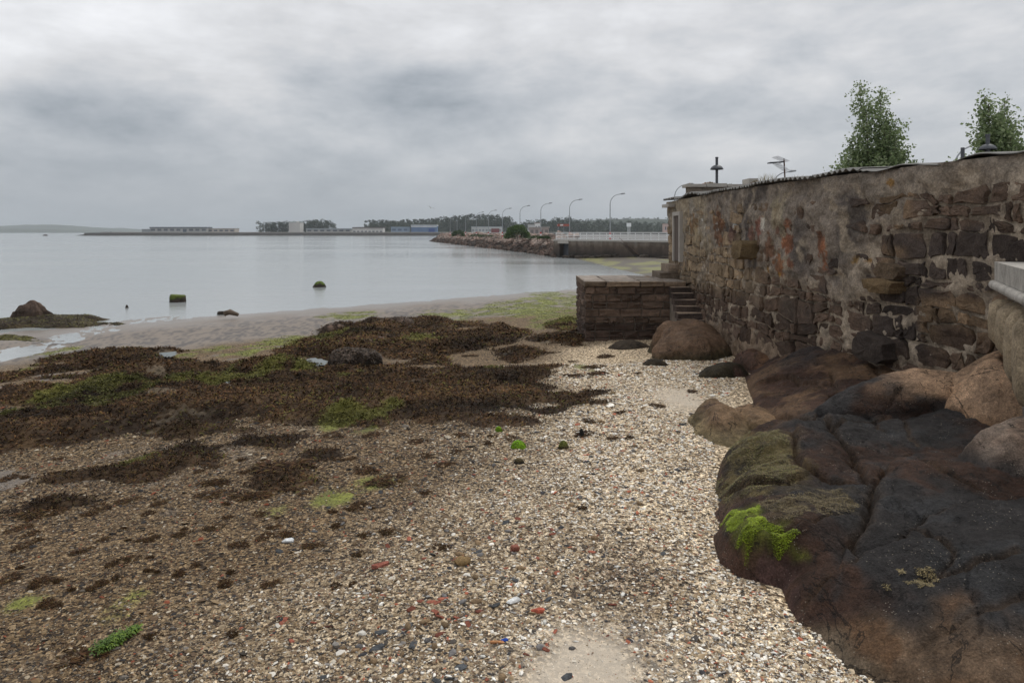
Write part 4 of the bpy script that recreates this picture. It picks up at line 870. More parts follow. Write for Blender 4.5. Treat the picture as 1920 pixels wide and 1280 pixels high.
# ------------------------------------------------------------------ pier with steps
pier = empty('stone_pier', 'small square masonry pier with a flight of stone steps against the building', 'pier', (3.5, 21.2, 1.0)); bpy.context.view_layer.update()
def Q_(o): o.parent = pier; o.matrix_parent_inverse = pier.matrix_world.inverted(); return o
def block(par, name, w, h, dpt, M, col, seed, bev=.025, jit=.012, mat=None):
    """a hewn block: box with chamfered, slightly uneven front; local x along, -y out, z up"""
    r = np.random.default_rng(seed); j = lambda: r.normal(0, jit)
    a, b = w/2, h/2; V = []
    for inset, yy in ((0, dpt), (0, -.0), (bev, -bev)):
        for sx, sz in ((-1, -1), (0, -1), (1, -1), (1, 0), (1, 1), (0, 1), (-1, 1), (-1, 0)): V.append((sx*(a-inset)+j()*.5*(yy <= 0), yy+j()*(yy < 0), sz*(b-inset)+j()*.5*(yy <= 0)))
    V.append((j(), -bev+j()*1.5, j()))
    Fq = [(k*8+i, k*8+(i+1) % 8, (k+1)*8+(i+1) % 8) for k in (0, 1) for i in range(8)]+[(k*8+i, (k+1)*8+(i+1) % 8, (k+1)*8+i) for k in (0, 1) for i in range(8)]+[(16+i, 16+(i+1) % 8, 24) for i in range(8)]+[(0, 7-i, 6-i) for i in range(6)]
    me = mesh_np(name, V, Fq, [mat or MAT['stone']], np.tile(np.array(col)*r.uniform(.6, 1.4), (25, 1)), False)
    o = link(name, me); o.matrix_world = M; o.parent = par; o.matrix_parent_inverse = par.matrix_world.inverted(); return o
def build_pier():
    X0, X1, Y0, Y1, ZP = 2.14, 5.0, 20.0, 22.7, 2.76
    Q_(MB().box(X0+.06, Y0+.06, .3, X1, Y1-.06, ZP-.14).build('core', MAT['mortar2']))
    r = random.Random(4)
    rows = [.24, .22, .2, .24, .19, .21, .22, .2]; z = ZP-.15; k = 0
    tops = lambda z: (.125, .085, .062) if z > 1.5 else (.08, .053, .04)
    for h in rows:
        z -= h
        for face in range(3):
            L = (X1-X0) if face == 0 else (Y1-Y0); u = 0.0
            while u < L-.02:
                w = min(r.choice([.22, .3, .42, .55, .62]), L-u)
                if L-u-w < .14: w = L-u
                zc = z+h/2
                if face == 0: M = Matrix.Translation((X0+u+w/2, Y0+.03, zc))
                elif face == 1: M = Matrix.Translation((X0+.03, Y1-u-w/2, zc)) @ Matrix.Rotation(-math.pi/2, 4, 'Z')
                else: M = Matrix.Translation((X1-u-w/2, Y1-.03, zc)) @ Matrix.Rotation(math.pi, 4, 'Z')
                block(pier, 'stone', w-.022, h-.022, .14, M, tops(zc), 500+k, jit=.017); k += 1; u += w
    # coping slabs
    for x0, x1 in ((X0-.02, 2.75), (2.765, 3.75), (3.765, 4.45), (4.465, X1+.1)):
        for y0, y1 in ((Y0-.03, 20.62), (20.635, 21.6), (21.615, Y1+.02)):
            M = Matrix.Translation(((x0+x1)/2, (y0+y1)/2, ZP-.14)) @ Matrix.Rotation(-math.pi/2, 4, 'X')
            block(pier, 'coping_slab', x1-x0-.01, y1-y0-.01, .01, Matrix.Translation(((x0+x1)/2, (y0+y1)/2, ZP-.02)) @ Matrix.Rotation(-math.pi/2, 4, 'X'), (.235, .2, .17), 800+k, bev=.02, jit=.008)
            b = block(pier, 'coping_slab', x1-x0-.012, .15, (y1-y0)-.02, Matrix.Translation(((x0+x1)/2, y0+.005, ZP-.085)), (.2, .145, .1), 820+k, bev=.02, jit=.008); k += 1
    # six steps down towards the shore, along the wall
    for i in range(6):
        zt = ZP-.155*(i+1); yf = Y0-.28*(i+1); xl, xr = 4.60-.02*i, 5.36
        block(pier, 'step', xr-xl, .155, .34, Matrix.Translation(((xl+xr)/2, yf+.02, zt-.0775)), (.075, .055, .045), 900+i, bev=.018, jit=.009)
        block(pier, 'step_tread', xr-xl-.01, .30, .008, Matrix.Translation(((xl+xr)/2, yf+.165, zt-.012)) @ Matrix.Rotation(-math.pi/2, 4, 'X'), (.27, .2, .145), 930+i, bev=.012, jit=.006)  # paler than the risers: light on the step tops put into the colour
    m = MB(); m.add([(4.62, 20, 1.0), (4.62, 20, 2.5), (4.5, 18.5, 1.65), (4.5, 18.4, 1.0), (5.36, 20, 1.0), (5.36, 20, 2.5), (5.36, 18.5, 1.65), (5.36, 18.4, 1.0)], [(0, 1, 2, 3), (7, 6, 5, 4), (1, 5, 6, 2), (3, 2, 6, 7)])
    Q_(m.build('step_core', MAT['mortar2']))
    # two blocks in front of the door
    for i, (x0, x1, y0, y1, z0, z1) in enumerate(((4.55, 5.2, 21.0, 22.2, 2.76, 2.96), (4.82, 5.2, 21.05, 22.1, 2.965, 3.2))):
        block(pier, 'door_step', x1-x0, z1-z0, y1-y0-.02, Matrix.Translation(((x0+x1)/2, y0, (z0+z1)/2)), (.2, .155, .115), 950+i, bev=.02)
def m_plainmortar():
    t = NT('mortar_plain'); p = t.pos(); n1 = t.noise(p, 4, 6, .65); n2 = t.noise(p, 30, 5, .7)
    col = t.mix(1.0, t.ramp(n1, [(.3, (.13, .105, .085)), (.7, (.3, .25, .2))]), t.ramp(n2, [(.25, .6), (.8, 1.4)]), 'MULTIPLY')
    return t.fin(col, .92, t.bump(t.math('ADD', n1, n2), .8, .04))
MAT['mortar2'] = m_plainmortar(); building.children[0]
for ch in building.children:
    if ch.name.startswith('parapet_wall'): ch.data.materials[0] = MAT['mortar2']
build_pier()

# parapet with moulded coping at the right edge
def build_parapet():
    A = Vector((5.89, 8.3, 0)); B = Vector((4.72, 6.15, 0)); d = (B-A).normalized(); n = Vector((d.y, -d.x, 0)); n = n if n.x < 0 else -n; L = (B-A).length
    par = empty('stone_parapet', 'pale stone parapet coping with rounded moulding at the right edge of the wall', 'parapet', (A.x, A.y, 2.8)); bpy.context.view_layer.update()
    ang = math.atan2(n.x, -n.y); M0 = Matrix.Translation(A) @ Matrix.Rotation(ang, 4, 'Z')      # local -y outward, x along
    sg = 1 if (Matrix.Rotation(ang, 4, 'Z') @ Vector((1, 0, 0))).dot(d) > 0 else -1
    def put(o): o.parent = par; o.matrix_parent_inverse = par.matrix_world.inverted(); return o
    def X(u): return sg*u
    m = MB(); a, b = sorted((X(0), X(L))); m.box(a, -.02, 3.62, b, .5, 3.84, M0); put(m.build('coping_slab', MAT['lime']))
    pr = MB(); pts = []
    prof = [(.03+.05*math.cos(t), 3.56+.055*math.sin(t)) for t in np.linspace(-math.pi/2, math.pi/2, 9)]
    prof = [(-.45, 3.505)]+prof+[(-.45, 3.615)]
    vs = []
    for u in (X(-.015), X(L)): vs += [M0 @ Vector((u, -o, z)) for o, z in prof]
    k = len(prof); pr.add(vs, [tuple(range(k)), tuple(range(k, 2*k))[::-1]]+[(i, (i+1) % k, k+(i+1) % k, k+i) for i in range(k)]); put(pr.build('moulding', MAT['lime']))
    m = MB(); a, b = sorted((X(.06), X(L))); m.box(a, .1, 2.2, b, .5, 3.505, M0); put(m.build('core', MAT['mortar2']))
    for i, (u, w, z0, z1) in enumerate(((.3, .5, 2.84, 3.42), (.86, .5, 2.8, 3.42), (1.42, .5, 2.6, 3.42), (1.98, .52, 2.5, 3.4))):
        V = None; me = lump_mesh('pillar_stone', 60+i, 2, (w/2*.98, .24, (z1-z0)/2*1.04), .10, True, MAT['stone'], (.33, .26, .175))
        for p in me.polygons: p.use_smooth = True
        o = link('pillar_stone', me); o.matrix_world = M0 @ Matrix.Translation((X(u), .12, (z0+z1)/2)); put(o)
def m_lime():
    t = NT('pale_limestone'); p = t.pos(); st = t.noise(t.pos((6, 6, .7)), 1.5, 6, .65); n = t.noise(p, 5, 7, .68); f = t.noise(p, 60, 4, .7)
    col = t.mix(1.0, t.ramp(n, [(.3, (.27, .25, .22)), (.5, (.46, .43, .385)), (.7, (.56, .53, .48))]), t.ramp(st, [(.35, .78), (.55, 1.0)]), 'MULTIPLY'); col = t.mix(1.0, col, t.ramp(f, [(.3, .7), (.7, 1.2)]), 'MULTIPLY')
    return t.fin(col, .9, t.bump(t.math('ADD', n, f), .6, .03))
MAT['lime'] = m_lime()
build_parapet()

# ------------------------------------------------------------------ land behind the building, quay and breakwater
QR, QL = (25.0, 92.0), (7.2, 115.0)                       # the quay wall runs from behind the building to the breakwater
BW = np.array([(7.2, 115.0), (4.2, 133.0), (-9.0, 190.0), (-37.5, 312.0)])     # seaward toe of the breakwater
def build_land():
    m = MB(); m.prism([(9.5, 23.7), (9.5, 3.8), (60, 3.8), (110, 95), (60, 130), (25.3, 92.3), (24.2, 85)], -1, 3.0)
    tag(m.build('promenade', MAT['pave']), 'paved ground behind the stone building', kind='structure')
    m = MB(); m.prism([(24.9, 92.4), (8.2, 115.4), (10.6, 135), (-2, 193), (-29, 309), (-26, 318), (-10, 330), (70, 330), (70, 110)], -1, 2.95)
    tag(m.build('quay_road', MAT['asphalt']), 'flat quay road behind the white railing and the breakwater', kind='structure')
build_land()
def m_quay():
    t = NT('quay_concrete'); p = t.pos(); sep = t.n('ShaderNodeSeparateXYZ'); t.l(p, sep.inputs[0]); z = sep.outputs[2]
    n = t.noise(t.pos((1.1, 1.1, .12)), 1.2, 5, .6); n2 = t.noise(p, .7, 6, .65)
    zz = t.math('ADD', z, t.math('MULTIPLY', t.math('SUBTRACT', n, .5), 1.7))
    col = t.ramp(t.math('MULTIPLY', zz, .34), [(.12, (.03, .025, .02)), (.36, (.06, .045, .035)), (.66, (.10, .074, .056)), (.9, (.2, .165, .135)), (1, (.3, .27, .24))])
    col = t.mix(1.0, col, t.ramp(n2, [(.3, .65), (.7, 1.35)]), 'MULTIPLY')
    return t.fin(col, .9, t.bump(n2, .6, .2))
MAT['quay'] = m_quay(); MAT['pool'] = plain('tide_pool_water', (.07, .085, .07), .06, .3, 4)
def build_quay():
    a, b = Vector((*QR, 0)), Vector((*QL, 0)); d = (b-a).normalized(); L = (b-a).length; n = Vector((-d.y, d.x, 0)); n = n if n.y < 0 else -n
    q = empty('quay_wall', 'stained concrete quay wall with steps between the mud flat and the breakwater', 'quay', (15, 104, 0)); bpy.context.view_layer.update()
    M = Matrix.Translation(a) @ Matrix.Rotation(math.atan2(d.y, d.x), 4, 'Z')        # x along; seaward = -n side
    sea = -1 if (Matrix.Rotation(math.atan2(d.y, d.x), 4, 'Z') @ Vector((0, -1, 0))).dot(n) > 0 else 1
    def put(o): o.parent = q; o.matrix_parent_inverse = q.matrix_world.inverted(); return o
    def bx(mb, x0, x1, o0, o1, z0, z1): y0, y1 = sorted((sea*o0, sea*o1)); return mb.box(x0, y0, z0, x1, y1, z1, M)
    put(bx(MB(), -1, L-3.4, -1.2, 0, -1, 2.72).build('wall_face', MAT['quay'])); put(bx(MB(), L-1.2, L+.3, -1.2, 0, -1, 2.72).build('wall_face', MAT['quay']))
    put(bx(MB(), L-3.4, L-1.2, -1.2, -.9, -1, 2.72).build('culvert_shade_panel', MAT['dark'])); put(bx(MB(), L-3.6, L-1.0, -.2, .25, 2.3, 2.75).build('culvert_lintel', MAT['conc']))  # dark panel behind the gap paints the shade of the opening
    put(bx(MB(), -1, L+.3, -.9, .14, 2.723, 2.97).build('coping', MAT['conc']))
    for i in range(13): put(bx(MB(), 13.1-.30*i, 13.4-.30*i+.02, 0, 1.1, -.3, 2.7-.2*i).build('step', MAT['quay']))
    put(MB().tube([M @ Vector((13.2, sea*1.12, 3.3)), M @ Vector((9.4, sea*1.12, .9))], .03, 6).build('hand_rail', MAT['rust']))
    # rubble toe along the foot of the wall
    r = random.Random(5); ms = [lump_mesh('toe_rock', 70+i, 1, (1, .8, .6), .3, True, MAT['farstone'], (.06, .048, .038)) for i in range(4)]
    for i in range(46):
        u = r.uniform(0, L-4); p = M @ Vector((u, sea*r.uniform(.2, 1.6), r.uniform(-.1, .3)+(.25 if u < 16 else 0))); put(link('toe_rock', ms[i % 4], None, p, r.uniform(0, 6), r.uniform(.35, .9)))
    # railing
    rl = empty('white_railing', 'white painted metal railing along the edge of the quay', 'railing', (15, 104, 2.97)); bpy.context.view_layer.update()
    def pr(o): o.parent = rl; o.matrix_parent_inverse = rl.matrix_world.inverted(); return o
    nP = 21; me = None
    for i in range(nP):
        p = M @ Vector((-.6+(L+.4)*i/(nP-1), sea*-.12, 2.97))
        if me is None: o = MB().box(-.045, -.045, 0, .045, .045, 1.14).build('post', MAT['white']); me = o.data
        else: o = link('post', me)
        o.location = p; pr(o)
    for z in (.3, .58, .86, 1.12): pr(bx(MB(), -.6, L-.2, -.15, -.09, 2.97+z-.045, 2.97+z+.045).build('rail', MAT['white']))
    pr(bx(MB(), -.6, L-.2, -.2, -.05, 2.973, 3.08).build('kick_board', MAT['white']))
build_quay()
def lamp_proto():
    o = empty('quay_lamp', 'tall curved grey lamp post with red and white base nearest the quay steps', 'street lamp', (0, 0, 2.95), 'curved street lamps along the quay road')
    bpy.context.view_layer.update()
    pts = [(0, 0, 0), (0, 0, 5.6)]+[(1.5-1.5*math.cos(t), 0, 5.6+1.55*math.sin(t)) for t in np.linspace(.15, 1.45, 7)]+[(1.75, 0, 7.2)]
    MB().tube(pts, [.1, .07]+[.055]*8, 7).build('post', MAT['steel'], o)
    MB().tube([(1.6, 0, 7.17), (1.9, 0, 7.26), (2.35, 0, 7.3)], [.07, .14, .09], 7).build('lamp_head', MAT['steel'], o)
    MB().tube([(0, 0, 0), (0, 0, .42)], .16, 8).build('base_band', MAT['red'], o); MB().tube([(0, 0, .422), (0, 0, .85)], .157, 8).build('base_band', MAT['white'], o); MB().tube([(0, 0, .852), (0, 0, 1.25)], .155, 8).build('base_band', MAT['red'], o)
    return o
LAMPS = [(1144, 362), (1068, 373), (1014, 380), (975, 385), (942, 390), (916, 393.5), (893, 397), (873, 400), (857, 403), (844, 405)]
lp0 = lamp_proto()
for i, (px, pt) in enumerate(LAMPS):
    Y = 6.1*F/(HZ-pt); o = lp0 if i == 0 else copy_tree(lp0); o.location = ((px-960)/F*Y, Y, 2.95)
    o['label'] = ['tall curved grey lamp post with red and white base nearest the quay steps', 'curved lamp post beside the red filling station canopy', 'curved lamp post beside the low pale quay house', 'curved lamp post behind the round bush on the breakwater', 'curved lamp post just left of the round bush'][i] if i < 5 else 'small distant curved lamp post in front of the pine wood'
for px, pt, Y, lab in ((1265, 344, 86, 'curved lamp post rising behind the far corner of the stone building'), (1448, 320, 67.8, 'curved lamp post seen just below the roof antenna'), (1789, 269, 47, 'curved lamp post rising behind the roof between the two poplars')):
    o = copy_tree(lp0); o.location = ((px-960)/F*Y, Y, EYE+(HZ-pt)/F*Y-7.3); o['label'] = lab; o['group'] = 'curved lamps behind the building'
def build_breakwater():
    b = empty('rock_breakwater', 'breakwater of piled boulders, dark below and pinkish above', 'breakwater', (0, 150, 0)); bpy.context.view_layer.update()
    seg = np.hypot(*np.diff(BW, axis=0).T); cum = np.concatenate([[0], np.cumsum(seg)]); Lb = cum[-1]
    r = random.Random(8)
    def colr(i, wet): return [(.075, .055, .044), (.09, .064, .05), (.06, .047, .04), (.11, .075, .06)][i % 4] if wet else [(.30, .215, .175), (.27, .2, .165), (.25, .2, .17), (.36, .285, .24)][i % 4]
    ms = {w: [lump_mesh('boulder', 90+i, 1 if i < 5 else 2, (1, .75+.1*(i % 3), .6+.08*(i % 2)), .32, True, MAT['farstone'], colr(i, w)) for i in range(8)] for w in (0, 1)}
    R = []
    n = 1150
    for i in range(n):
        s = Lb*(r.random()**1.15); x, y = np.interp(s, cum, BW[:, 0]), np.interp(s, cum, BW[:, 1]); k = min(int(np.searchsorted(cum, s, 'right'))-1, 2); d = (BW[k+1]-BW[k])/seg[k]; nn = np.array([d[1], -d[0]])
        if nn[0] < 0: nn = -nn
        t = r.random(); tip = min(1, (Lb-s)/9); top = 3.35+.35*r.random()
        z = -.25+t*(top+.25)*max(.15, tip); w = t*4.2; x, y = x+nn[0]*w, y+nn[1]*w
        sz = r.uniform(.42, .85)*(1.25 if t < .3 else 1); R.append((y/sz, x, y, z, sz, z < 1.55+.3*math.sin(s*.7)+r.gauss(0, .2), r.randrange(8)))
    R.sort(); V, Fc, C, o0 = [], [], [], 0
    for q, (_, x, y, z, sz, wet, i) in enumerate(R):
        me = ms[1 if wet else 0][i]
        if q < 298:
            o = link('boulder', me, None, (x, y, z), r.uniform(0, 6.28), sz); o.rotation_euler = (r.gauss(0, .5), r.gauss(0, .5), r.uniform(0, 6.28)); o.parent = b; o.matrix_parent_inverse = b.matrix_world.inverted()
        else:
            v = np.zeros(len(me.vertices)*3); me.vertices.foreach_get('co', v); v = v.reshape(-1, 3)
            Rm = np.array((Matrix.Rotation(r.uniform(0, 6.28), 3, 'Z') @ Matrix.Rotation(r.gauss(0, .5), 3, 'X')))
            V.append(v @ Rm.T*sz+np.array([x, y, z])); f = np.zeros(len(me.polygons)*3, np.int32); me.polygons.foreach_get('vertices', f); Fc.append(f.reshape(-1, 3)+o0); o0 += len(v); C.append(np.tile(np.array(colr(i, wet)), (len(v), 1)))
    o = link('boulders', mesh_np('boulders', np.concatenate(V), np.concatenate(Fc), [MAT['farstone']], np.concatenate(C)), b); o.matrix_parent_inverse = b.matrix_world.inverted(); o['kind'] = 'stuff'
    # core under the rocks
    pts = []; m = MB(); left = [(x, y) for x, y in BW]; right = [(x+5, y+1.5) for x, y in BW[::-1]]
    m.prism([(x+1.6, y+.4) for x, y in left]+right, -1, 1.6); o = m.build('core', MAT['quay']); o.parent = b; o.matrix_parent_inverse = b.matrix_world.inverted()
build_breakwater()

# ------------------------------------------------------------------ leaves and trees
def leaf_cloud(P, size, C, seed, aspect=.7):
    r = np.random.default_rng(seed); n = len(P); size = np.broadcast_to(size, (n,))
    a = r.normal(size=(n, 3)); a /= np.linalg.norm(a, axis=1, keepdims=True); b = np.cross(a, r.normal(size=(n, 3))); b /= np.linalg.norm(b, axis=1, keepdims=True)
    a, b = a*size[:, None]*.5, b*size[:, None]*.5*aspect
    V = np.stack([P-a, P+b, P+a, P-b], 1).reshape(-1, 3); return V, np.arange(n*4).reshape(-1, 4), np.repeat(C, 4, 0)
def poplar(name, label, x, y, z0, H, W, seed, nb=26):
    r = np.random.default_rng(seed); t = empty(name, label, 'tree', (x, y, z0), 'poplars behind the roof'); trunk, limbs = MB(), MB()
    trunk.tube([(0, 0, 0), (.03, .02, H*.3), (.0, .05, H*.6)], [.13, .1, .05], 7); trunk.build('trunk', MAT['bark'], t)
    pts = []
    for i in range(nb):
        zb = r.uniform(.12, .5)*H; az = r.uniform(0, 2*np.pi); rad = r.uniform(.25, 1.0)*W*.5; top = min(H, H*(1.02-.62*(rad/(W*.5))**1.1)+r.normal(0, .18)); top = max(top, zb+.7)
        if i == 0: rad, top, az = .15*W, H, 2.6
        if i == 1: rad, top, az = .13*W, H*.97, .4
        e = np.array([math.cos(az)*rad, math.sin(az)*rad, top]); m = np.array([math.cos(az)*rad*.75, math.sin(az)*rad*.75, zb+(top-zb)*.45])
        ts = np.linspace(0, 1, 9)[:, None]; c = (1-ts)**2*np.array([0, 0, zb])+2*ts*(1-ts)*m+ts**2*e; limbs.tube(c, list(np.linspace(.035, .008, 9)), 5)
        k = int(120+120*(top-zb)); u = r.uniform(.12, 1.0, k)**.8; q = np.stack([np.interp(u, np.linspace(0, 1, 9), c[:, j]) for j in range(3)], -1)
        sp = (.11+.13*(1-u))[:, None]*np.array([1, 1, .9]); pts.append(q+r.normal(size=(k, 3))*sp)
        # side sprays
        for _ in range(14):
            u0 = r.uniform(.2, .9); b0 = np.array([np.interp(u0, np.linspace(0, 1, 9), c[:, j]) for j in range(3)]); dv = np.array([r.normal(0, .3)+math.cos(az)*.2, r.normal(0, .3)+math.sin(az)*.2, r.uniform(.15, .55)])
            uu = r.uniform(0, 1, 12)[:, None]; pts.append(b0+dv*uu*.8+r.normal(0, .06, (12, 3)))
    q = r.uniform(0, 1, 900); pts.append(np.stack([r.normal(0, .3, 900)*W*.5*(1-.75*q), r.normal(0, .3, 900)*W*.5*(1-.75*q), H*(.38+.5*q)], -1))
    limbs.build('branches', MAT['bark'], t)
    P = np.concatenate(pts); P = np.concatenate([P, P[r.integers(0, len(P), int(len(P)*.45))]+r.normal(0, .06, (int(len(P)*.45), 3))]); C = 1.3*np.array([(.12, .16, .07), (.16, .20, .095), (.085, .12, .05), (.2, .24, .13)])[r.integers(0, 4, len(P))]*r.uniform(.75, 1.25, (len(P), 1))
    V, Fq, Cc = leaf_cloud(P, r.uniform(.06, .12, len(P)), C*1.15, seed+1); me = mesh_np('crown', V, Fq, [MAT['leaf']], Cc); link('crown', me, t); return t
poplar('poplar_tree', 'leafy poplar with two pointed tops behind the middle of the roof', *pz(1640, 330, 5.99)[:0], 11.65, 22.0, 3.0, 6.0, 2.7, 41, 34)
poplar('poplar_tree', 'leafy poplar at the right edge behind the domed lamp', 14.25, 20.0, 3.0, 5.25, 2.3, 52, 30)
def bush(name, label, c, rx, ry, rz, n, seed, cols, size, group=None):
    r = np.random.default_rng(seed); d = r.normal(size=(n, 3)); d /= np.linalg.norm(d, axis=1, keepdims=True); d[:, 2] = np.abs(d[:, 2])*1.0-.12
    k = (r.uniform(.55, 1.0, n)**.6)*(1+.22*fbm3(d[:, 0]*2+seed, d[:, 1]*2, d[:, 2]*2, 2, seed)); P = d*k[:, None]*np.array([rx, ry, rz])
    C = np.array(cols)[r.integers(0, len(cols), n)]*r.uniform(.7, 1.3, (n, 1)); t = empty(name, label, 'bush', c, group)
    V, Fq, Cc = leaf_cloud(P, r.uniform(.7, 1.3, n)*size, C, seed); link('foliage', mesh_np('foliage', V, Fq, [MAT['leaf']], Cc), t); MB().tube([(0, 0, -.6), (0, 0, rz*.5)], .08, 5).build('stem', MAT['bark'], t); return t
GRN = [(.045, .075, .025), (.06, .095, .03), (.035, .055, .02)]
bush('round_bush', 'big round green bush on top of the breakwater', (*py_(970, 443, 146)[:2], 3.2), 2.85, 2.6, 2.9, 5200, 61, [(.075, .125, .035), (.10, .155, .045), (.055, .09, .03)], .26)
bush('small_bush', 'smaller dark green bush near the far end of the breakwater', (*py_(859, 440, 215)[:2], 3.1), 2.0, 1.9, 1.9, 1200, 62, GRN, .32)
for px, Y, s in ((893, 200, 1.5), (912, 186, 1.5), (1008, 133, 1.2), (1020, 128, .9)):
    x, y, z = py_(px, 440, Y); bush('low_shrub', 'low green shrubs creeping along the crest of the breakwater', (x, y, 3.0), s*1.5, s, .55, 500, 63+px, GRN, .25, 'low shrubs on the breakwater crest')

# ------------------------------------------------------------------ the far shore
def build_port():
    m = MB(); YP = 790
    xs = (-505, -480)
    f = [(-512, YP, -1), (-485, YP+2, 3.3), (700, YP+2, 3.3), (700, YP, -1)]; bk = [(x, y+60, z) for x, y, z in f]
    m = MB(); m.add(f+bk, [(0, 3, 2, 1), (4, 5, 6, 7), (1, 2, 6, 5), (0, 1, 5, 4), (2, 3, 7, 6)]); tag(m.build('port_embankment', MAT['quay_far']), 'long dark stone embankment of the far port', 'embankment') 
    m = MB(); m.box(-478, YP+3, 3.3, 700, YP+5, 4.1); tag(m.build('port_parapet', MAT['conc']), 'low pale concrete parapet along the top of the far embankment', 'parapet')
    m = MB(); m.prism([(-500, YP+8), (700, YP+8), (2500, 1400), (1500, 2200), (-300, 1300)], -1, 3.25); tag(m.build('port_ground', MAT['asphalt']), 'flat ground of the far port', kind='structure')
MAT['quay_far'] = plain('dark_embankment', (.07, .062, .055), .9, .45, .25)
build_port()
def far_building(name, label, cat, px0, px1, pt, Y, pb=433.5, depth=14, wall=(.5, .5, .5), roof=(.25, .25, .26), rh=.0, win=0, wcol=(.12, .13, .15), band=None, extra=None, wz=(.35, .7)):
    x0, x1 = (px0-960)/F*Y, (px1-960)/F*Y; zt = EYE+(HZ-pt)/F*Y; zb = 3.2 if Y > 500 else 2.9; h = zt-zb
    b = empty(name, label, cat, ((x0+x1)/2, Y, zb)); W = x1-x0
    def part(n, c, *bx):
        m = MB(); m.col = c; m.box(*bx); return m.build(n, MAT['far'], b, cols=True)
    part('wall', wall, -W/2, 0, 0, W/2, depth, h-rh)
    part('roof', roof, -W/2-.4, -.4, h-rh+.01, W/2+.4, depth+.4, h+.25)
    if band: part('band', band[0], -W/2-.05, -.06, h*band[1], W/2+.05, -.003, h*band[2])
    for i in range(win):
        cx = -W/2+W*(i+.5)/win; ww = W/win*.62; part('window', wcol, cx-ww/2, -.08, h*wz[0], cx+ww/2, -.004, h*wz[1])
    for e in extra or (): part(*e(W, h))
    return b
far_building('long_shed', 'long grey port shed with a dark roof on the left end of the embankment', 'shed', 281, 388, 426, 830, wall=(.42, .42, .41), roof=(.11, .13, .16), rh=1.0, win=9, extra=(lambda W, h: ('gate', (.08, .1, .13), W*.08, -.1, 0, W*.14, -.005, h*.6),))
far_building('low_shed', 'low cream shed with a flat roof right of the long grey shed', 'shed', 389, 440, 428.5, 835, wall=(.52, .47, .42), roof=(.4, .38, .36), win=5)
far_building('small_shed', 'small grey shed left of the long port shed', 'shed', 266, 280, 430, 828, wall=(.3, .32, .34), roof=(.2, .21, .23))
far_building('cube_building', 'tall blank pale grey cube building in front of the left wood', 'building', 541.5, 562.5, 417.3, 835, wall=(.58, .56, .53), roof=(.5, .49, .47), extra=(lambda W, h: ('roof_box', (.6, .58, .55), W*.1, 2, h+.26, W*.3, 5, h+1.4),))
far_building('low_warehouse', 'long low pale warehouse right of the cube building', 'warehouse', 574, 658, 428.6, 838, wall=(.42, .42, .40), roof=(.33, .36, .38), rh=1.5, win=7)
far_building('white_building', 'long white building with a dark roof below the wood', 'building', 661, 718, 426.4, 828, wall=(.74, .72, .69), roof=(.12, .09, .085), rh=.8, win=8, wz=(.15, .35), band=((.18, .15, .14), .62, .7))
far_building('grey_blue_warehouse', 'grey blue warehouse left of the bright blue warehouse', 'warehouse', 733, 766, 425.5, 832, wall=(.27, .35, .45), roof=(.28, .35, .42), win=3, wcol=(.14, .18, .26))
far_building('blue_warehouse', 'bright blue warehouse with a white roof band', 'warehouse', 771, 819, 422, 832, wall=(.13, .21, .36), roof=(.6, .64, .68), rh=1.2, band=((.75, .77, .78), .72, .84), extra=(lambda W, h: ('gate', (.04, .09, .3), W*.18, -.1, 0, W*.42, -.005, h*.55),))
far_building('striped_building', 'low white building with a red end behind the breakwater', 'building', 884, 941, 425.5, 520, wall=(.5, .5, .49), roof=(.42, .45, .5), win=9, wcol=(.27, .28, .29), wz=(.3, .65), extra=(lambda W, h: ('red_panel', (.2, .07, .07), W*.15, -.11, h*.1, W*.42, -.005, h*.75),))
far_building('quay_house', 'low pale pink house with a flat overhanging roof on the quay', 'house', 993, 1029, 427, 230, wall=(.45, .38, .35), roof=(.5, .46, .43), wcol=(.22, .2, .19), win=4, depth=8, wz=(.3, .75))
far_building('hill_house', 'white house among the trees above the low pale quay house', 'house', 1003, 1013, 418.5, 620, wall=(.7, .68, .66), roof=(.4, .2, .14), win=2, depth=9)
far_building('hill_house', 'grey white house left of the white house above the quay', 'house', 990, 1002, 421, 630, wall=(.5, .5, .5), roof=(.33, .25, .22), win=2, depth=9)
far_building('pink_house', 'pinkish house block in front of the right hand wood', 'house', 1246, 1257, 420, 640, wall=(.5, .36, .32), roof=(.4, .25, .2), win=3, depth=9)
def build_canopy():
    Y = 260; x0, x1 = (1046-960)/F*Y, (1068-960)/F*Y; zt, zb = EYE+(HZ-420)/F*Y, EYE+(HZ-424.2)/F*Y
    b = empty('filling_station_canopy', 'red filling station canopy on thin posts by the quay road', 'canopy', ((x0+x1)/2, Y, 2.95)); w = (x1-x0)/2
    MB().box(-w, 0, zb-2.95, w, 5, zt-2.95).build('canopy_roof', plain('canopy_red', (.4, .10, .07), .5, .05), b)
    for k in (-.85, .1): MB().box(w*k-.15, 2, 0, w*k+.15, 2.3, zb-2.95).build('post', MAT['steel'], b)
    MB().box(-w*.62, -.05, zb-2.95+.2, -w*.1, -.004, zt-2.95-.2).build('white_sign', MAT['white'], b)
    Y = 420; x0, x1 = (1175-960)/F*Y, (1183.5-960)/F*Y; zt, zb = EYE+(HZ-418)/F*Y, EYE+(HZ-425)/F*Y; w = (x1-x0)/2
    b = empty('white_hoarding', 'white board standing on thin posts beyond the railing', 'hoarding', ((x0+x1)/2, Y, 2.9)); MB().box(-w, 0, zb-2.9, w, .3, zt-2.9).build('board', MAT['white'], b)
    for k in (-.5, 0, .5): MB().box(w*k-.1, .05, 0, w*k+.1, .25, zb-2.9).build('post', MAT['white'], b)
build_canopy()
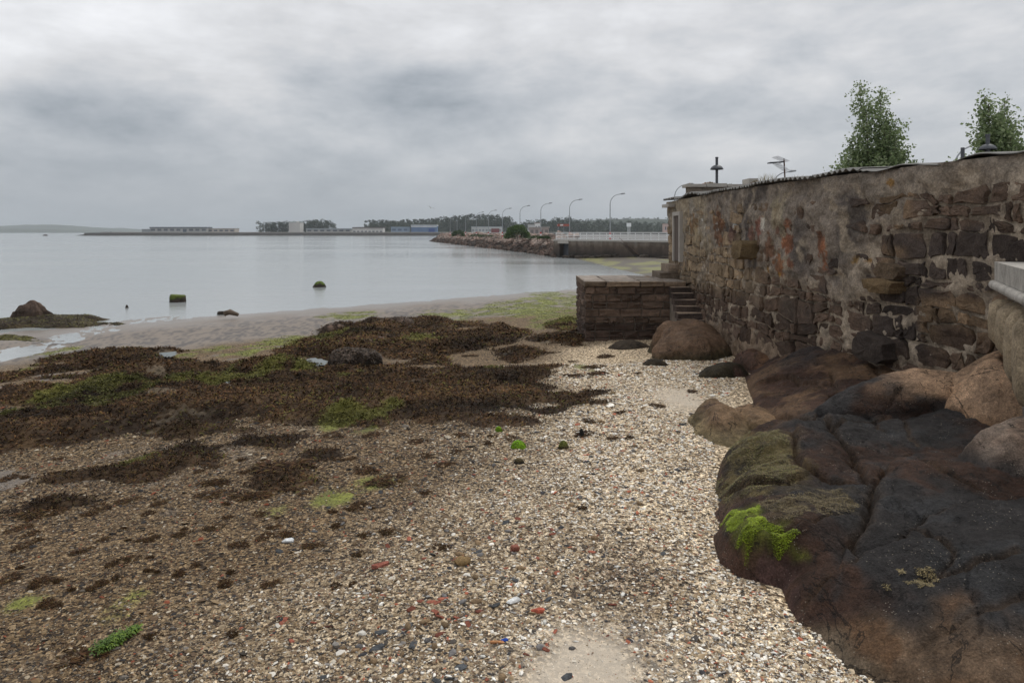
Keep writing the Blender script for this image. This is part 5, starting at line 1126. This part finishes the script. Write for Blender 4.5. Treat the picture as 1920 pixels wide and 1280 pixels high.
# woods: individual trees sharing a few shapes
def far_tree_mesh(seed, kind):
    r = np.random.default_rng(seed); P = []
    H = 1.0
    lob = r.integers(4, 7)
    for i in range(lob):
        if kind == 'tall': c = np.array([r.normal(0, .13), r.normal(0, .13), r.uniform(.5, .92)]); s = np.array([.15, .15, .11])*r.uniform(.7, 1.2)
        else: c = np.array([r.normal(0, .18), r.normal(0, .18), .12+.7*i/(lob-1)]); s = np.array([.24, .24, .18])*r.uniform(.7, 1.2)
        d = r.normal(size=(60, 3)); d /= np.linalg.norm(d, axis=1, keepdims=True); P.append(c+d*s*r.uniform(.5, 1.05, (60, 1)))
    P = np.concatenate(P); C = np.array([(.03, .045, .022), (.04, .058, .028), (.024, .036, .02)])[r.integers(0, 3, len(P))]
    V, Fq, Cc = leaf_cloud(P, r.uniform(.06, .11, len(P)), C, seed); crown = mesh_np('crown', V, Fq, [MAT['leaf']], Cc)
    m = MB().tube([(0, 0, -.2), (.02, 0, .8)], [.02, .01], 5); o = m.build('trunk', MAT['bark']); tm = o.data; bpy.data.objects.remove(o); return crown, tm
TK = [far_tree_mesh(200+i, 'tall') for i in range(4)]; RD = [far_tree_mesh(220+i, 'round') for i in range(5)]
def wood_hill(name, label, pts, Y, d, col):
    """a low wooded rise, profile given in photo points along distance Y"""
    xs = np.array([(p-960)/F*Y for p, _ in pts]); zs = np.array([EYE+(HZ-q)/F*Y for _, q in pts])
    X = np.linspace(xs[0], xs[-1], 80); Zp = np.interp(X, xs, zs); T = np.linspace(-1, 1, 17)
    Xg, Tg = np.meshgrid(X, T); Zg = 2+(np.interp(Xg, X, Zp)-2)*(1-Tg**2)+1.5*fbm2(Xg*.02, Tg*3, 3, 7)*(1-Tg**2)
    me = mesh_np(name, np.stack([Xg, Y+Tg*d, Zg], -1), grid_faces(17, 80), [plain(name+'_ground', col, .95, .3, .02)], None, True)
    tag(link(name, me), label, kind='structure')
def tree_row(pts, Y, spread, step, hmin, hmax, kinds, group, labels, seed, full=True):
    r = random.Random(seed); px = pts[0][0]
    while px < pts[-1][0]:
        top = np.interp(px, [p for p, _ in pts], [q for _, q in pts])+r.uniform(-1.2, 2.2); y = Y+r.uniform(-spread, spread)
        zt = EYE+(HZ-top)/F*y; h = max(5, zt-2.8) if full else min(r.uniform(hmin, hmax), max(5, zt-2.5)); crown, tm = r.choice(kinds); x = (px-960)/F*y
        t = empty('far_tree', r.choice(labels), 'tree', (x, y, zt-h), group, r.uniform(0, 6.28)); w = r.uniform(.85, 1.25)
        hw = min(h, 15)*w
        for n, me in (('crown', crown), ('trunk', tm)): link(n, me, t, sc=(hw, hw, h))
        px += step*r.uniform(.6, 1.4)
A1 = [(488, 420), (500, 414), (520, 417), (536, 414), (560, 415), (585, 411), (605, 411), (620, 413), (627, 420)]
tree_row(A1, 880, 12, 5.5, 10, 15, RD, 'trees of the wood behind the cube building', ['dark dense tree in the small wood behind the pale cube building'], 1)
tree_row(A1[1:-1], 900, 6, 6, 9, 13, RD, 'trees of the wood behind the cube building', ['dark dense tree in the small wood behind the pale cube building'], 2)
A2 = [(652, 430), (676, 425), (690, 415), (700, 411), (735, 412), (790, 410), (820, 407), (845, 404), (880, 401), (925, 401), (950, 404), (962, 411), (968, 425)]
wood_hill('wooded_rise', 'low wooded rise behind the port warehouses', [(650, 433), (690, 424), (750, 421), (830, 417), (900, 412), (950, 415), (985, 433)], 960, 60, (.03, .042, .022))
tree_row(A2, 955, 15, 4.2, 11, 17, TK+RD[:2], 'trees of the wood behind the warehouses', ['tall dark tree on the rise behind the port warehouses'], 3, False)
tree_row([(p, q+5) for p, q in A2[1:-1]], 915, 10, 4.2, 9, 14, RD, 'trees of the wood behind the warehouses', ['tall dark tree on the rise behind the port warehouses'], 4)
A3 = [(970, 422), (990, 413), (1010, 411), (1035, 407), (1060, 405), (1080, 410), (1100, 414), (1130, 411), (1160, 413), (1190, 414), (1230, 416), (1262, 413)]
wood_hill('far_wooded_hill', 'pale blue wooded hill on the horizon right of the breakwater', [(960, 430), (1050, 418), (1120, 412), (1190, 409.5), (1250, 411), (1330, 412), (1500, 420)], 1700, 120, (.035, .047, .028))
tree_row([(960, 417), (1040, 413), (1120, 409), (1180, 407), (1240, 408), (1300, 408)], 1690, 30, 5.5, 14, 20, RD+TK[:1], 'trees on the pale far hill', ['hazy tree on the far hill right of the breakwater'], 5, False)
wood_hill('wooded_rise', 'low rise under the right hand wood', [(960, 433), (1000, 425), (1060, 419), (1140, 422), (1270, 424), (1300, 433)], 985, 50, (.03, .042, .022))
tree_row(A3, 960, 20, 4.6, 10, 16, RD+TK[:1], 'trees of the wood beyond the railing', ['dark tree in the wood beyond the white railing'], 6)
tree_row([(p, q+7) for p, q in A3], 900, 15, 5.0, 8, 12, RD, 'trees of the wood beyond the railing', ['dark tree in the wood beyond the white railing'], 7)
def build_hills():
    for nm, lab, prof, Y, d in (('hills', 'hazy blue hills on the horizon at the left', [(-400, 428), (-100, 425), (0, 423.5), (50, 421.5), (90, 421), (130, 422.5), (160, 426), (185, 428), (230, 430), (300, 434.5)], 4300, 260),
                                ('far_shore', 'low hazy far shore at the left horizon', [(-400, 431), (0, 430), (60, 429.5), (120, 431), (200, 433.8)], 3600, 80), ('far_hills', 'faint far hills left of the port', [(150, 433), (180, 426.5), (220, 428), (260, 430), (300, 433.5)], 4700, 120)):
        xs = np.array([(p-960)/F*Y for p, _ in prof]); zs = np.array([EYE+(HZ-q)/F*Y for _, q in prof]); X = np.linspace(xs[0], xs[-1], 320); T = np.linspace(-1, 1, 21); Xg, Tg = np.meshgrid(X, T)
        Zg = -2+(np.interp(Xg, xs, zs)+2+3.0*fbm2(Xg*.012, Tg*4, 4, 9))*(1-Tg**2)
        tag(link(nm, mesh_np(nm, np.stack([Xg, Y+Tg*d, Zg], -1), grid_faces(21, 320), [plain(nm+'_woods', (.05, .06, .035), .95, .5, .01)], None, True)), lab, kind='structure')
build_hills()

# ------------------------------------------------------------------ air
def build_haze():
    m = bpy.data.materials.new('haze'); m.use_nodes = True; t = m.node_tree; t.nodes.clear(); o = t.nodes.new('ShaderNodeOutputMaterial'); v = t.nodes.new('ShaderNodeVolumePrincipled')
    v.inputs['Color'].default_value = (.86, .94, 1.0, 1); v.inputs['Density'].default_value = 1.7e-4; t.links.new(v.outputs[0], o.inputs['Volume'])
    ob = MB().box(-6300, -320, -5, 6300, 6300, 95).build('haze', m); tag(ob, 'thin sea haze over the bay', kind='stuff')
build_haze()

# ------------------------------------------------------------------ things in the water and on the shore
def shore_rock(name, label, px, py, w, h, Y=None, dp=None, seed=1, col=(.06, .045, .035), top=None, amp=.06, zb=None, cat='rock', p=2.6, q=2.2, nr=24, nt=60, outl=.14, lichen=None, group=None):
    g = G(px, py); Y = Y or (EYE*F/(py-HZ) if zb == 0 else g[1]); x = (px-960)/F*Y; zb = max(0, float(beach_z(x, Y))) if zb is None else zb
    a = w/2/F*Y; ht = h/F*Y
    def cf(X, Yy, Z, R, T):
        n = cn(X, Yy, Z, 3.0, seed+40); c = mixc(np.array(col), np.array(col)*.55, sst(-.2, .5, n))
        if top is not None: c = mixc(c, np.array(top), sst(.35, .8, (Z-zb)/ht+.35*n))
        return c
    return rock(name, label, cat, x, Y, a, dp or a*.75, 0, zb+ht, zb-.1, p=p, q=q, nr=nr, nt=nt, seed=seed, amp=amp, col=cf, cracks=False, outl=outl, group=group)
shore_rock('mossy_block', 'square mossy stone block standing in the shallow water', 333, 566, 30, 14, seed=31, top=(.11, .14, .03), p=9, q=9, amp=.03, zb=0, outl=.02, dp=.3)
shore_rock('mossy_rock', 'rounded rock capped with green moss standing in the water', 599, 538, 28, 10, seed=32, top=(.13, .19, .03), zb=0, dp=.4)
shore_rock('mooring_stub', 'tiny dark stump poking out of the shallows', 238, 577, 6, 5, seed=33, zb=0, dp=.1)
shore_rock('driftwood_block', 'dark broken block lying at the edge of the water', 415, 590, 18, 6, seed=34, amp=.03, p=6, q=5, dp=.25)
tag(MB().tube([py_(421, 588, 32.4), py_(431, 584.5, 32.6), py_(447, 590, 32.8)], [.13, .14, .08], 7).build('driftwood_log', MAT['bark'], smooth=True), 'dark driftwood log slanting beside the block at the water edge', 'driftwood')
shore_rock('far_rock', 'small dark rock far out in the water at the left', 85, 441, 8, 2.5, Y=760, seed=35, zb=0, dp=3)
shore_rock('weedy_bank', 'low rock bank covered with yellow green weed at the left edge of the water', 80, 612, 320, 9, seed=36, col=(.075, .055, .03), top=(.045, .032, .022), Y=31.0, dp=2.3, amp=.17, zb=.0, nr=60, nt=180, outl=.3)
shore_rock('weedy_bank', 'lower weedy rock bank with yellow algae left of the wet channel', 20, 640, 180, 5, seed=37, col=(.10, .095, .035), top=(.12, .11, .035), Y=26.5, dp=.9, amp=.10, outl=.3, zb=.02, nr=30, nt=90)
shore_rock('perched_boulder', 'big brown boulder perched on the weedy bank at the left edge', 62, 590, 100, 34, Y=31.6, seed=38, col=(.085, .058, .042), top=(.12, .08, .06), amp=.2, zb=.26, dp=.7, outl=.25, nr=40, nt=100, p=1.4, q=1.2)
shore_rock('bare_boulder', 'bare brown boulder with weed fringe rising from the far edge of the seaweed', 625, 627, 62, 20, seed=39, col=(.06, .042, .03), top=(.20, .135, .10), amp=.05)
shore_rock('bare_boulder', 'broad brown boulder with seaweed at its foot near the pale algae', 745, 612, 88, 18, seed=40, col=(.06, .042, .03), top=(.19, .13, .095), amp=.06)
shore_rock('bare_boulder', 'small dark boulder right of the broad brown boulder', 801, 604, 15, 9, seed=41, col=(.06, .045, .035), amp=.03)
shore_rock('fringed_block', 'flat topped block hung with dark seaweed in the middle of the weed', 665, 686, 100, 30, seed=42, col=(.03, .022, .016), top=(.15, .11, .085), amp=.09, p=5, q=3.5, dp=.55, outl=.25)
shore_rock('flat_stone', 'flat pinkish stone showing through the seaweed near the fringed block', 712, 640, 50, 8, seed=43, col=(.19, .125, .095), amp=.03)
shore_rock('flat_stone', 'flat grey brown stone lying in the left part of the seaweed', 180, 708, 36, 8, seed=44, col=(.2, .15, .11), amp=.03)
shore_rock('algae_stone', 'small stone capped with bright lime green algae on the shingle', 973, 838, 46, 12, seed=45, col=(.16, .30, .012), top=(.2, .4, .015), amp=.02)
shore_rock('dark_stone', 'flat oval dark stone with brown weed on top below the lime green stone', 973, 868, 36, 10, seed=46, col=(.05, .05, .05), top=(.11, .085, .04), amp=.008, outl=.04)
shore_rock('algae_stone', 'small knobbly stone with green algae beside the black splinter', 1056, 840, 32, 15, seed=47, col=(.075, .055, .025), top=(.12, .13, .03), amp=.03)
shore_rock('algae_stone', 'small lime green algae stone at the lower edge of the seaweed', 935, 808, 22, 8, seed=48, col=(.12, .2, .015), top=(.18, .32, .015), amp=.02)
shore_rock('splinter', 'black upright splinter of slate beside the knobbly green stone', 1090, 817, 14, 13, seed=49, col=(.025, .025, .025), amp=.02, dp=.06, cat='stone')
def sherd_at(name, label, px, py, s, fl, col, rz, cat, ang=True, seed=1):
    x, y, z = G(px, py); o = link(name, lump_mesh(name, seed, 2, fl, .3, ang, MAT['stone'], col), None, (x, y, z+s*fl[2]*.6), rz, s); return tag(o, label, cat)
sherd_at('ochre_stone', 'large ochre brown lump of stone in the middle of the shingle', 865, 1056, .075, (1, .7, .5), (.24, .16, .075), .3, 'pebble', False, 81)
sherd_at('brick_sherd', 'upright red brick corner beside two slate chips', 966, 1032, .045, (1, .6, .7), (.26, .10, .07), .5, 'tile sherd', True, 82)
sherd_at('brick_sherd', 'long red brick sliver lying on the shingle', 712, 1062, .075, (1, .3, .25), (.28, .10, .07), .5, 'tile sherd', True, 83)
sherd_at('blue_fragment', 'small bright blue plastic fragment on the shingle', 946, 1201, .022, (1, .6, .4), (.015, .06, .32), .4, 'plastic', True, 84)
sherd_at('orange_sliver', 'orange sliver of tile pointing at the blue fragment', 932, 1205, .045, (1, .22, .2), (.42, .2, .09), .1, 'tile sherd', True, 85)
sherd_at('white_sherd', 'white angular china sherd beside brown weed on the left shingle', 541, 1015, .05, (1, .6, .3), (.7, .72, .72), .2, 'china sherd', True, 86)
sherd_at('white_sherd', 'white pointed china sherd on the middle shingle', 963, 1128, .05, (1, .45, .3), (.7, .71, .7), .6, 'china sherd', True, 87)
sherd_at('red_tile', 'rounded red tile piece on the right of the shingle', 1008, 1147, .05, (1, .45, .3), (.4, .1, .06), .1, 'tile sherd', True, 88)
sherd_at('rock_bleach', 'bleached white shell lying on the brown rock', 1549, 717, .05, (1, .6, .4), (.75, .74, .7), .2, 'shell', False, 89)
bpy.context.view_layer.update()
for px, py, nm, N_, k in ((665, 672, 'fringed_block', 2600, 1.0), (625, 620, 'bare_boulder', 700, .8), (745, 606, 'bare_boulder', 1100, 1.0)):
    ob = min((o for o in S.objects if o.name.startswith(nm)), key=lambda o: abs(o.location.x/o.location.y-(px-960)/F)); x, y = ob.location.x, ob.location.y; w_ = max(ob.dimensions.x, .5)*.55*k; d_ = ob.dimensions.y*.6; t_ = np.linspace(0, 2*np.pi, 20, endpoint=False)
    drape((nm,), [(x+w_*math.cos(q), y-.25*d_+.75*d_*math.sin(q)) for q in t_], 0, N_, .075, [(.05, .03, .018), (.035, .022, .013), (.075, .045, .022)], 'weed_fringe', {'fringed_block': 'dark seaweed hanging over the flat topped block', 'bare_boulder': 'dark seaweed growing on the '+('broad brown boulder near the pale algae' if N_ > 1000 else 'bare boulder at the far edge of the weed')}[nm], 340+N_, None, 0, .22)
drape(('weedy_bank',), [(-27.5, 29), (-24, 28.4), (-19, 28.8), (-16.9, 30.3), (-17.5, 31.6), (-21, 33.4), (-27.5, 33.4)], 0, 5200, .09, [(.05, .033, .02), (.075, .05, .025), (.16, .15, .03), (.04, .03, .02), (.12, .115, .03)], 'bank_weed', 'brown and yellow green weed on the rock bank at the left edge', 331)
drape(('weedy_bank',), [(-24, 25.6), (-18.5, 25.6), (-18.5, 27.2), (-24, 27.2)], 0, 1800, .07, [(.16, .15, .03), (.12, .115, .03), (.06, .045, .02)], 'bank_weed', 'yellow green weed on the lower bank beside the wet channel', 335)
# clumps of brown weed scattered on the shingle
def clump_mesh(seed, n=520):
    r = np.random.default_rng(seed); a = r.uniform(0, 2*np.pi, n); q = np.sqrt(r.uniform(0, 1, n)); nb = r.integers(3, 6); bl = r.integers(0, nb, n)
    bc, br = r.normal(0, .42, (nb, 2))*[1.2, .8], r.uniform(.3, .7, nb); x, y = bc[bl, 0]+q*br[bl]*np.cos(a)*1.25, bc[bl, 1]+q*br[bl]*np.sin(a); z = .7*br[bl]*(1-q**2)*r.uniform(.3, 1, n); C = np.stack(WEEDC)[r.integers(0, 5, n)]*r.uniform(.35, 1.1, (n, 1))
    V, Fq, Cc = ribbons(np.stack([x, y, z], -1), r.uniform(.15, .5, n), C, .45, .22, seed)
    return mesh_np('seaweed_clump', V, Fq, [MAT['weed']], Cc)
CM = [clump_mesh(400+i) for i in range(7)]
CL = [(685, 884, 32, 'dark seaweed clump, left of a pair in the middle of the shingle'), (728, 905, 34, 'dark seaweed clump, right of a pair in the middle of the shingle'), (508, 880, 50, None), (188, 955, 28, None), (75, 965, 34, None), (80, 1090, 24, None), (12, 1092, 26, 'dark seaweed clump cut by the left edge of the picture'), (107, 1136, 20, None),
      (470, 934, 38, None), (300, 945, 22, None), (400, 905, 34, None), (405, 930, 28, None), (232, 942, 26, None), (282, 962, 14, None), (65, 1000, 16, None), (1127, 700, 22, None), (1118, 690, 26, None), (1070, 705, 22, None), (1140, 668, 18, None), (1075, 678, 12, None), (1190, 646, 26, None),
      (1300, 733, 13, None), (1195, 700, 10, None), (1103, 790, 16, None), (1102, 812, 22, None), (1146, 823, 14, None), (840, 870, 20, None), (800, 856, 18, None), (790, 827, 22, None), (710, 815, 22, None), (960, 823, 16, None), (620, 820, 24, None), (865, 818, 20, None), (455, 1022, 20, None), (505, 1005, 18, None),
      (510, 990, 16, None), (580, 1025, 22, None), (630, 985, 15, None), (625, 960, 12, None), (830, 1028, 18, None), (728, 1000, 16, None), (795, 925, 13, None), (1092, 953, 15, None), (905, 770, 20, None), (280, 1015, 12, None), (275, 1070, 12, None), (190, 1095, 14, None), (620, 1150, 0, None), (455, 1120, 0, None), (160, 1230, 44, 'dark brown seaweed clump with a green tongue of weed in the lower left corner'), (285, 1195, 16, None), (440, 1190, 14, None)]
rr_ = random.Random(12)
for _ in range(70):
    CL.append((rr_.uniform(20, 700), 860+rr_.random()**1.6*280, rr_.uniform(6, 20), None))
for _ in range(22): CL.append((rr_.uniform(700, 1250), rr_.uniform(640, 860), rr_.uniform(7, 18), None))
for px, py, w, lab in CL:
    if not w: continue
    x, y, z = G(px, py); a = w/F*y*.72
    if not lab and float(gsamp(weed_m, x, y)) > .3: continue
    o = link('seaweed_clump', CM[rr_.randrange(7)], None, (x, y, z-.01), rr_.uniform(-.5, .5), (a*rr_.uniform(.9, 1.3), a*rr_.uniform(.8, 1.5), max(.07, a*.6)))
    area = 'near the foot of the pier' if py < 735 and px > 950 else 'between the lime green stone and the rocks' if px > 900 else 'along the lower edge of the big seaweed mat' if py < 880 else 'on the damp brown shingle at lower left' if px < 420 else 'on the middle shingle below the pair of dark clumps'
    size = 'wider' if w > 24 else 'small' if w > 12 else 'tiny'
    tag(o, lab or size+' brown seaweed clump lying loose '+area, 'seaweed', None if lab else 'loose seaweed clumps '+area)
def green_tongue():
    r = np.random.default_rng(77); n = 1500; a, b = np.array(G(190, 1222)), np.array(G(255, 1182)); t = r.uniform(0, 1, n)
    P = a+(b-a)*t[:, None]+np.stack([r.normal(0, .03, n), r.normal(0, .035, n), r.uniform(.01, .06, n)], -1)*(1-.6*t[:, None])
    C = np.array([(.07, .13, .015), (.13, .2, .02), (.05, .09, .012)])[r.integers(0, 3, n)]
    V, Fq, Cc = ribbons(P, r.uniform(.018, .05, n), C, .85, .18, 78); tag(link('green_weed_tongue', mesh_np('green_weed_tongue', V, Fq, [MAT['algae']], Cc)), 'tongue of bright green weed trailing from the brown clump at lower left', 'seaweed')
green_tongue()
# pools left by the tide
def pool(px, py, rx, ry, seed, lab):
    x, y, z = G(px, py); a = rx/F*y; b = abs(G(px, py-ry)[1]-y); n = 28; th = np.linspace(0, 2*np.pi, n, endpoint=False); k = 1+.35*fbm2(np.cos(th)*1.5+seed, np.sin(th)*1.5, 3, seed)
    zz = float(np.max(beach_z(x+a*k*np.cos(th), y+b*k*np.sin(th))))+.015+float(weed_h(np.array([x]), np.array([y]))[0])*.6
    V = [(x, y, zz)]+[(x+a*k[i]*math.cos(th[i]), y+b*k[i]*math.sin(th[i]), zz) for i in range(n)]
    tag(link('tide_pool', mesh_np('tide_pool', V, [[0, 1+i, 1+(i+1) % n] for i in range(n)], [MAT['pool']])), lab, kind='structure')
pool(578, 686, 38, 6, 1, 'tide pool left of the fringed block'); pool(850, 648, 20, 3, 2, 'small tide pool in the seaweed'); pool(300, 672, 30, 3, 3, 'small pool at the edge of the weed'); pool(410, 727, 26, 3, 4, 'small pool among the weed')

# ------------------------------------------------------------------ on and behind the roof
def dome_lamp(px, pt, pd, Y, w, lab):
    x, _, zt = py_(px, pt, Y); zd = EYE+(HZ-pd)/F*Y; o = empty('dome_lamp', lab, 'street lamp', (x, Y, 3.0)); R = w/2/F*Y; h = zt-3; d = zd-3
    MB().tube([(0, 0, 0), (0, 0, h)], .055, 10).build('post', MAT['dark'], o); MB().tube([(0, 0, h), (0, 0, h+.05)], .065, 10).build('cap', MAT['dark'], o)
    MB().lathe([(R, 0), (R*.97, R*.16), (R*.8, R*.42), (R*.5, R*.64), (.06, R*.72), (.06, R*.66), (R*.48, R*.58), (R*.76, R*.36), (R*.93, .0)], (0, 0, d), 20).build('lamp_shade', MAT['dark'], o, smooth=True)
    MB().lathe([(R*.25, 0), (R*.3, -.03), (R*.18, -.09)], (0, 0, d+R*.3), 12).build('bulb_housing', MAT['steel'], o)
dome_lamp(1344, 297, 318, 28, 24, 'grey post with a dome shaped lamp shade behind the parapet')
dome_lamp(1852, 255, 281, 19, 30, 'grey post with a dome shaped lamp shade in front of the right hand poplar')
def antenna():
    Y = 21.0; x = (1472-960)/F*Y; o = empty('tv_antenna', 'rusty roof antenna mast with a wire mesh reflector', 'antenna', (x, Y, 5.3)); P = lambda px, py: Vector(py_(px, py, Y))-Vector((x, Y, 5.3))
    MB().tube([P(1472.5, 372), P(1472, 340), P(1470, 297)], .022, 7).build('mast', MAT['rust'], o)
    b = MB(); b.tube([P(1441, 306), P(1471, 304)], .012, 6); b.build('boom', MAT['dark'], o)
    for i in range(10):
        q = P(1442+i*2.6, 306-.17*i); MB().box(q.x-.009, -.13, q.z-.012, q.x+.009, .13, q.z+.022).build('director', MAT['dark'], o)
    for sgn, (y0, y1, xa, xb) in ((1, (294, 303, 1453, 1475)), (-1, (306, 320, 1475, 1454))):
        g = MB(); c0, c1 = P(xa, y0 if sgn > 0 else y1), P(xb, y1 if sgn > 0 else y0)
        for k in np.linspace(-.22, .22, 7): g.tube([Vector((c0.x, k, c0.z)), Vector((c1.x, k, c1.z))], .005, 4)
        for k in np.linspace(0, 1, 6): q = c0.lerp(c1, k); g.tube([Vector((q.x, -.22, q.z)), Vector((q.x, .22, q.z))], .005, 4)
        g.build('reflector_mesh', MAT['alu'], o)
antenna()
x, y, z = py_(1805, 277, 13); tag(MB().tube([(x-.0, y, 4.9), (x, y, z)], .035, 8).build('vent_pipe', MAT['dark']), 'short dark vent pipe standing on the roof', 'pipe')
def stonecrop(px, py, Y, w, h, n, seed, lab):
    r = np.random.default_rng(seed); x, _, z = py_(px, py, Y); a = w/2/F*Y; hh = h/F*Y; d = r.normal(size=(n, 3)); d /= np.linalg.norm(d, axis=1, keepdims=True); d[:, 2] = np.abs(d[:, 2])
    P = d*np.array([a, a*.7, hh])*r.uniform(.6, 1, (n, 1)); C = np.array([(.42, .27, .22), (.5, .38, .32), (.2, .15, .1), (.14, .14, .07)])[r.integers(0, 4, n)]
    V, Fq, Cc = leaf_cloud(P, r.uniform(.03, .07, n), C, seed); tag(link('stonecrop', mesh_np('stonecrop', V, Fq, [MAT['leaf']], Cc), None, (x, Y, z)), lab, 'plant', 'stonecrop plants on the wall tops')
stonecrop(1292, 350, 23.2, 11, 6, 160, 1, 'small pinkish stonecrop near the left end of the parapet'); stonecrop(1330, 350, 23.2, 30, 9, 600, 2, 'largest pinkish stonecrop cushion hanging over the parapet below the domed lamp'); stonecrop(1420, 347, 22.8, 26, 8, 420, 3, 'pinkish stonecrop right of the parapet pier')
stonecrop(1484, 340, 16, 10, 5, 120, 4, 'small stonecrop on the roof edge right of the antenna'); stonecrop(1502, 337, 15, 10, 5, 120, 5, 'small stonecrop furthest right on the roof edge'); stonecrop(1456, 343, 18, 16, 4, 200, 6, 'stonecrop patch at the foot of the antenna'); stonecrop(1370, 349, 23.2, 22, 4, 160, 7, 'thin stonecrop left of the parapet pier')
def dry_grass(px, py, Y, w, h, n, seed, lab):
    r = np.random.default_rng(seed); x, _, z = py_(px, py, Y); a = w/2/F*Y; hh = h/F*Y; V, Fq, C = [], [], []
    for i in range(n):
        b = np.array([r.uniform(-a, a), r.normal(0, .06), 0]); tip = b+np.array([r.normal(0, .12), r.normal(0, .1), hh*r.uniform(.5, 1)]); m = (b+tip)/2+np.array([0, 0, .05]); k = len(V); s = np.array([.006, 0, 0]); V += [b-s, b+s, m+s*.8, m-s*.8, tip]; Fq += [(k, k+1, k+2), (k, k+2, k+3), (k+3, k+2, k+4)]; C += [(.3, .26, .16)]*5
    tag(link('dry_grass', mesh_np('dry_grass', V, Fq, [MAT['leaf']], np.array(C)), None, (x, Y, z)), lab, 'grass')
dry_grass(1440, 348, 22.6, 34, 26, 60, 1, 'thin dry grass growing on the wall beside the antenna'); dry_grass(1500, 340, 20, 30, 14, 24, 2, 'sparse dry grass stems right of the antenna')
def gull(px, py, Y, span, bank, yaw, lab):
    o = empty('gull', lab, 'gull', py_(px, py, Y)); o.rotation_euler = (0, bank, yaw); s = span/F*Y
    m = MB(); m.col = (.7, .7, .7); m.tube([(0, -.22*s, .0), (0, -.16*s, .01*s), (0, 0, 0), (0, .14*s, 0), (0, .24*s, .01*s)], [.008*s, .035*s, .055*s, .035*s, .01*s], 8); m.build('body', MAT['feather'], o, smooth=True, cols=True)
    for k in (-1, 1):
        m = MB(); m.col = (.3, .31, .33)
        up = [(k*.03*s, .06*s, .02*s), (k*.24*s, .09*s, .13*s), (k*.5*s, -.02*s, .09*s), (k*.24*s, -.03*s, .125*s), (k*.03*s, -.07*s, .02*s)]; m.add(up+[(x, y, z-.012*s) for x, y, z in up], [(0, 1, 3, 4), (1, 2, 3), (9, 8, 6, 5), (8, 7, 6), (0, 5, 6, 1), (1, 6, 7, 2), (2, 7, 8, 3), (3, 8, 9, 4)]); m.build('wing', MAT['feather'], o, cols=True)
gull(808, 390, 75, 17, .35, .5, 'gull gliding low above the breakwater'); gull(605, 326, 110, 13, -.3, .4, 'gull flying higher over the middle of the bay'); gull(300, 262, 200, 9, .1, .1, 'tiny far gull high on the left of the sky')
def far_boat():
    x, y, z = py_(559, 441.8, 770); o = empty('work_boat', 'low dark work boat lying off the far embankment', 'boat', (x, y, 0)); m = MB(); m.prism([(-4, -1), (4, -1), (5.5, 0), (4, 1), (-4, 1)], -.3, .9); m.build('hull', MAT['dark'], o); MB().box(1.5, -.6, .9, 3.2, .6, 2).build('cabin', MAT['dark'], o)
far_boat()
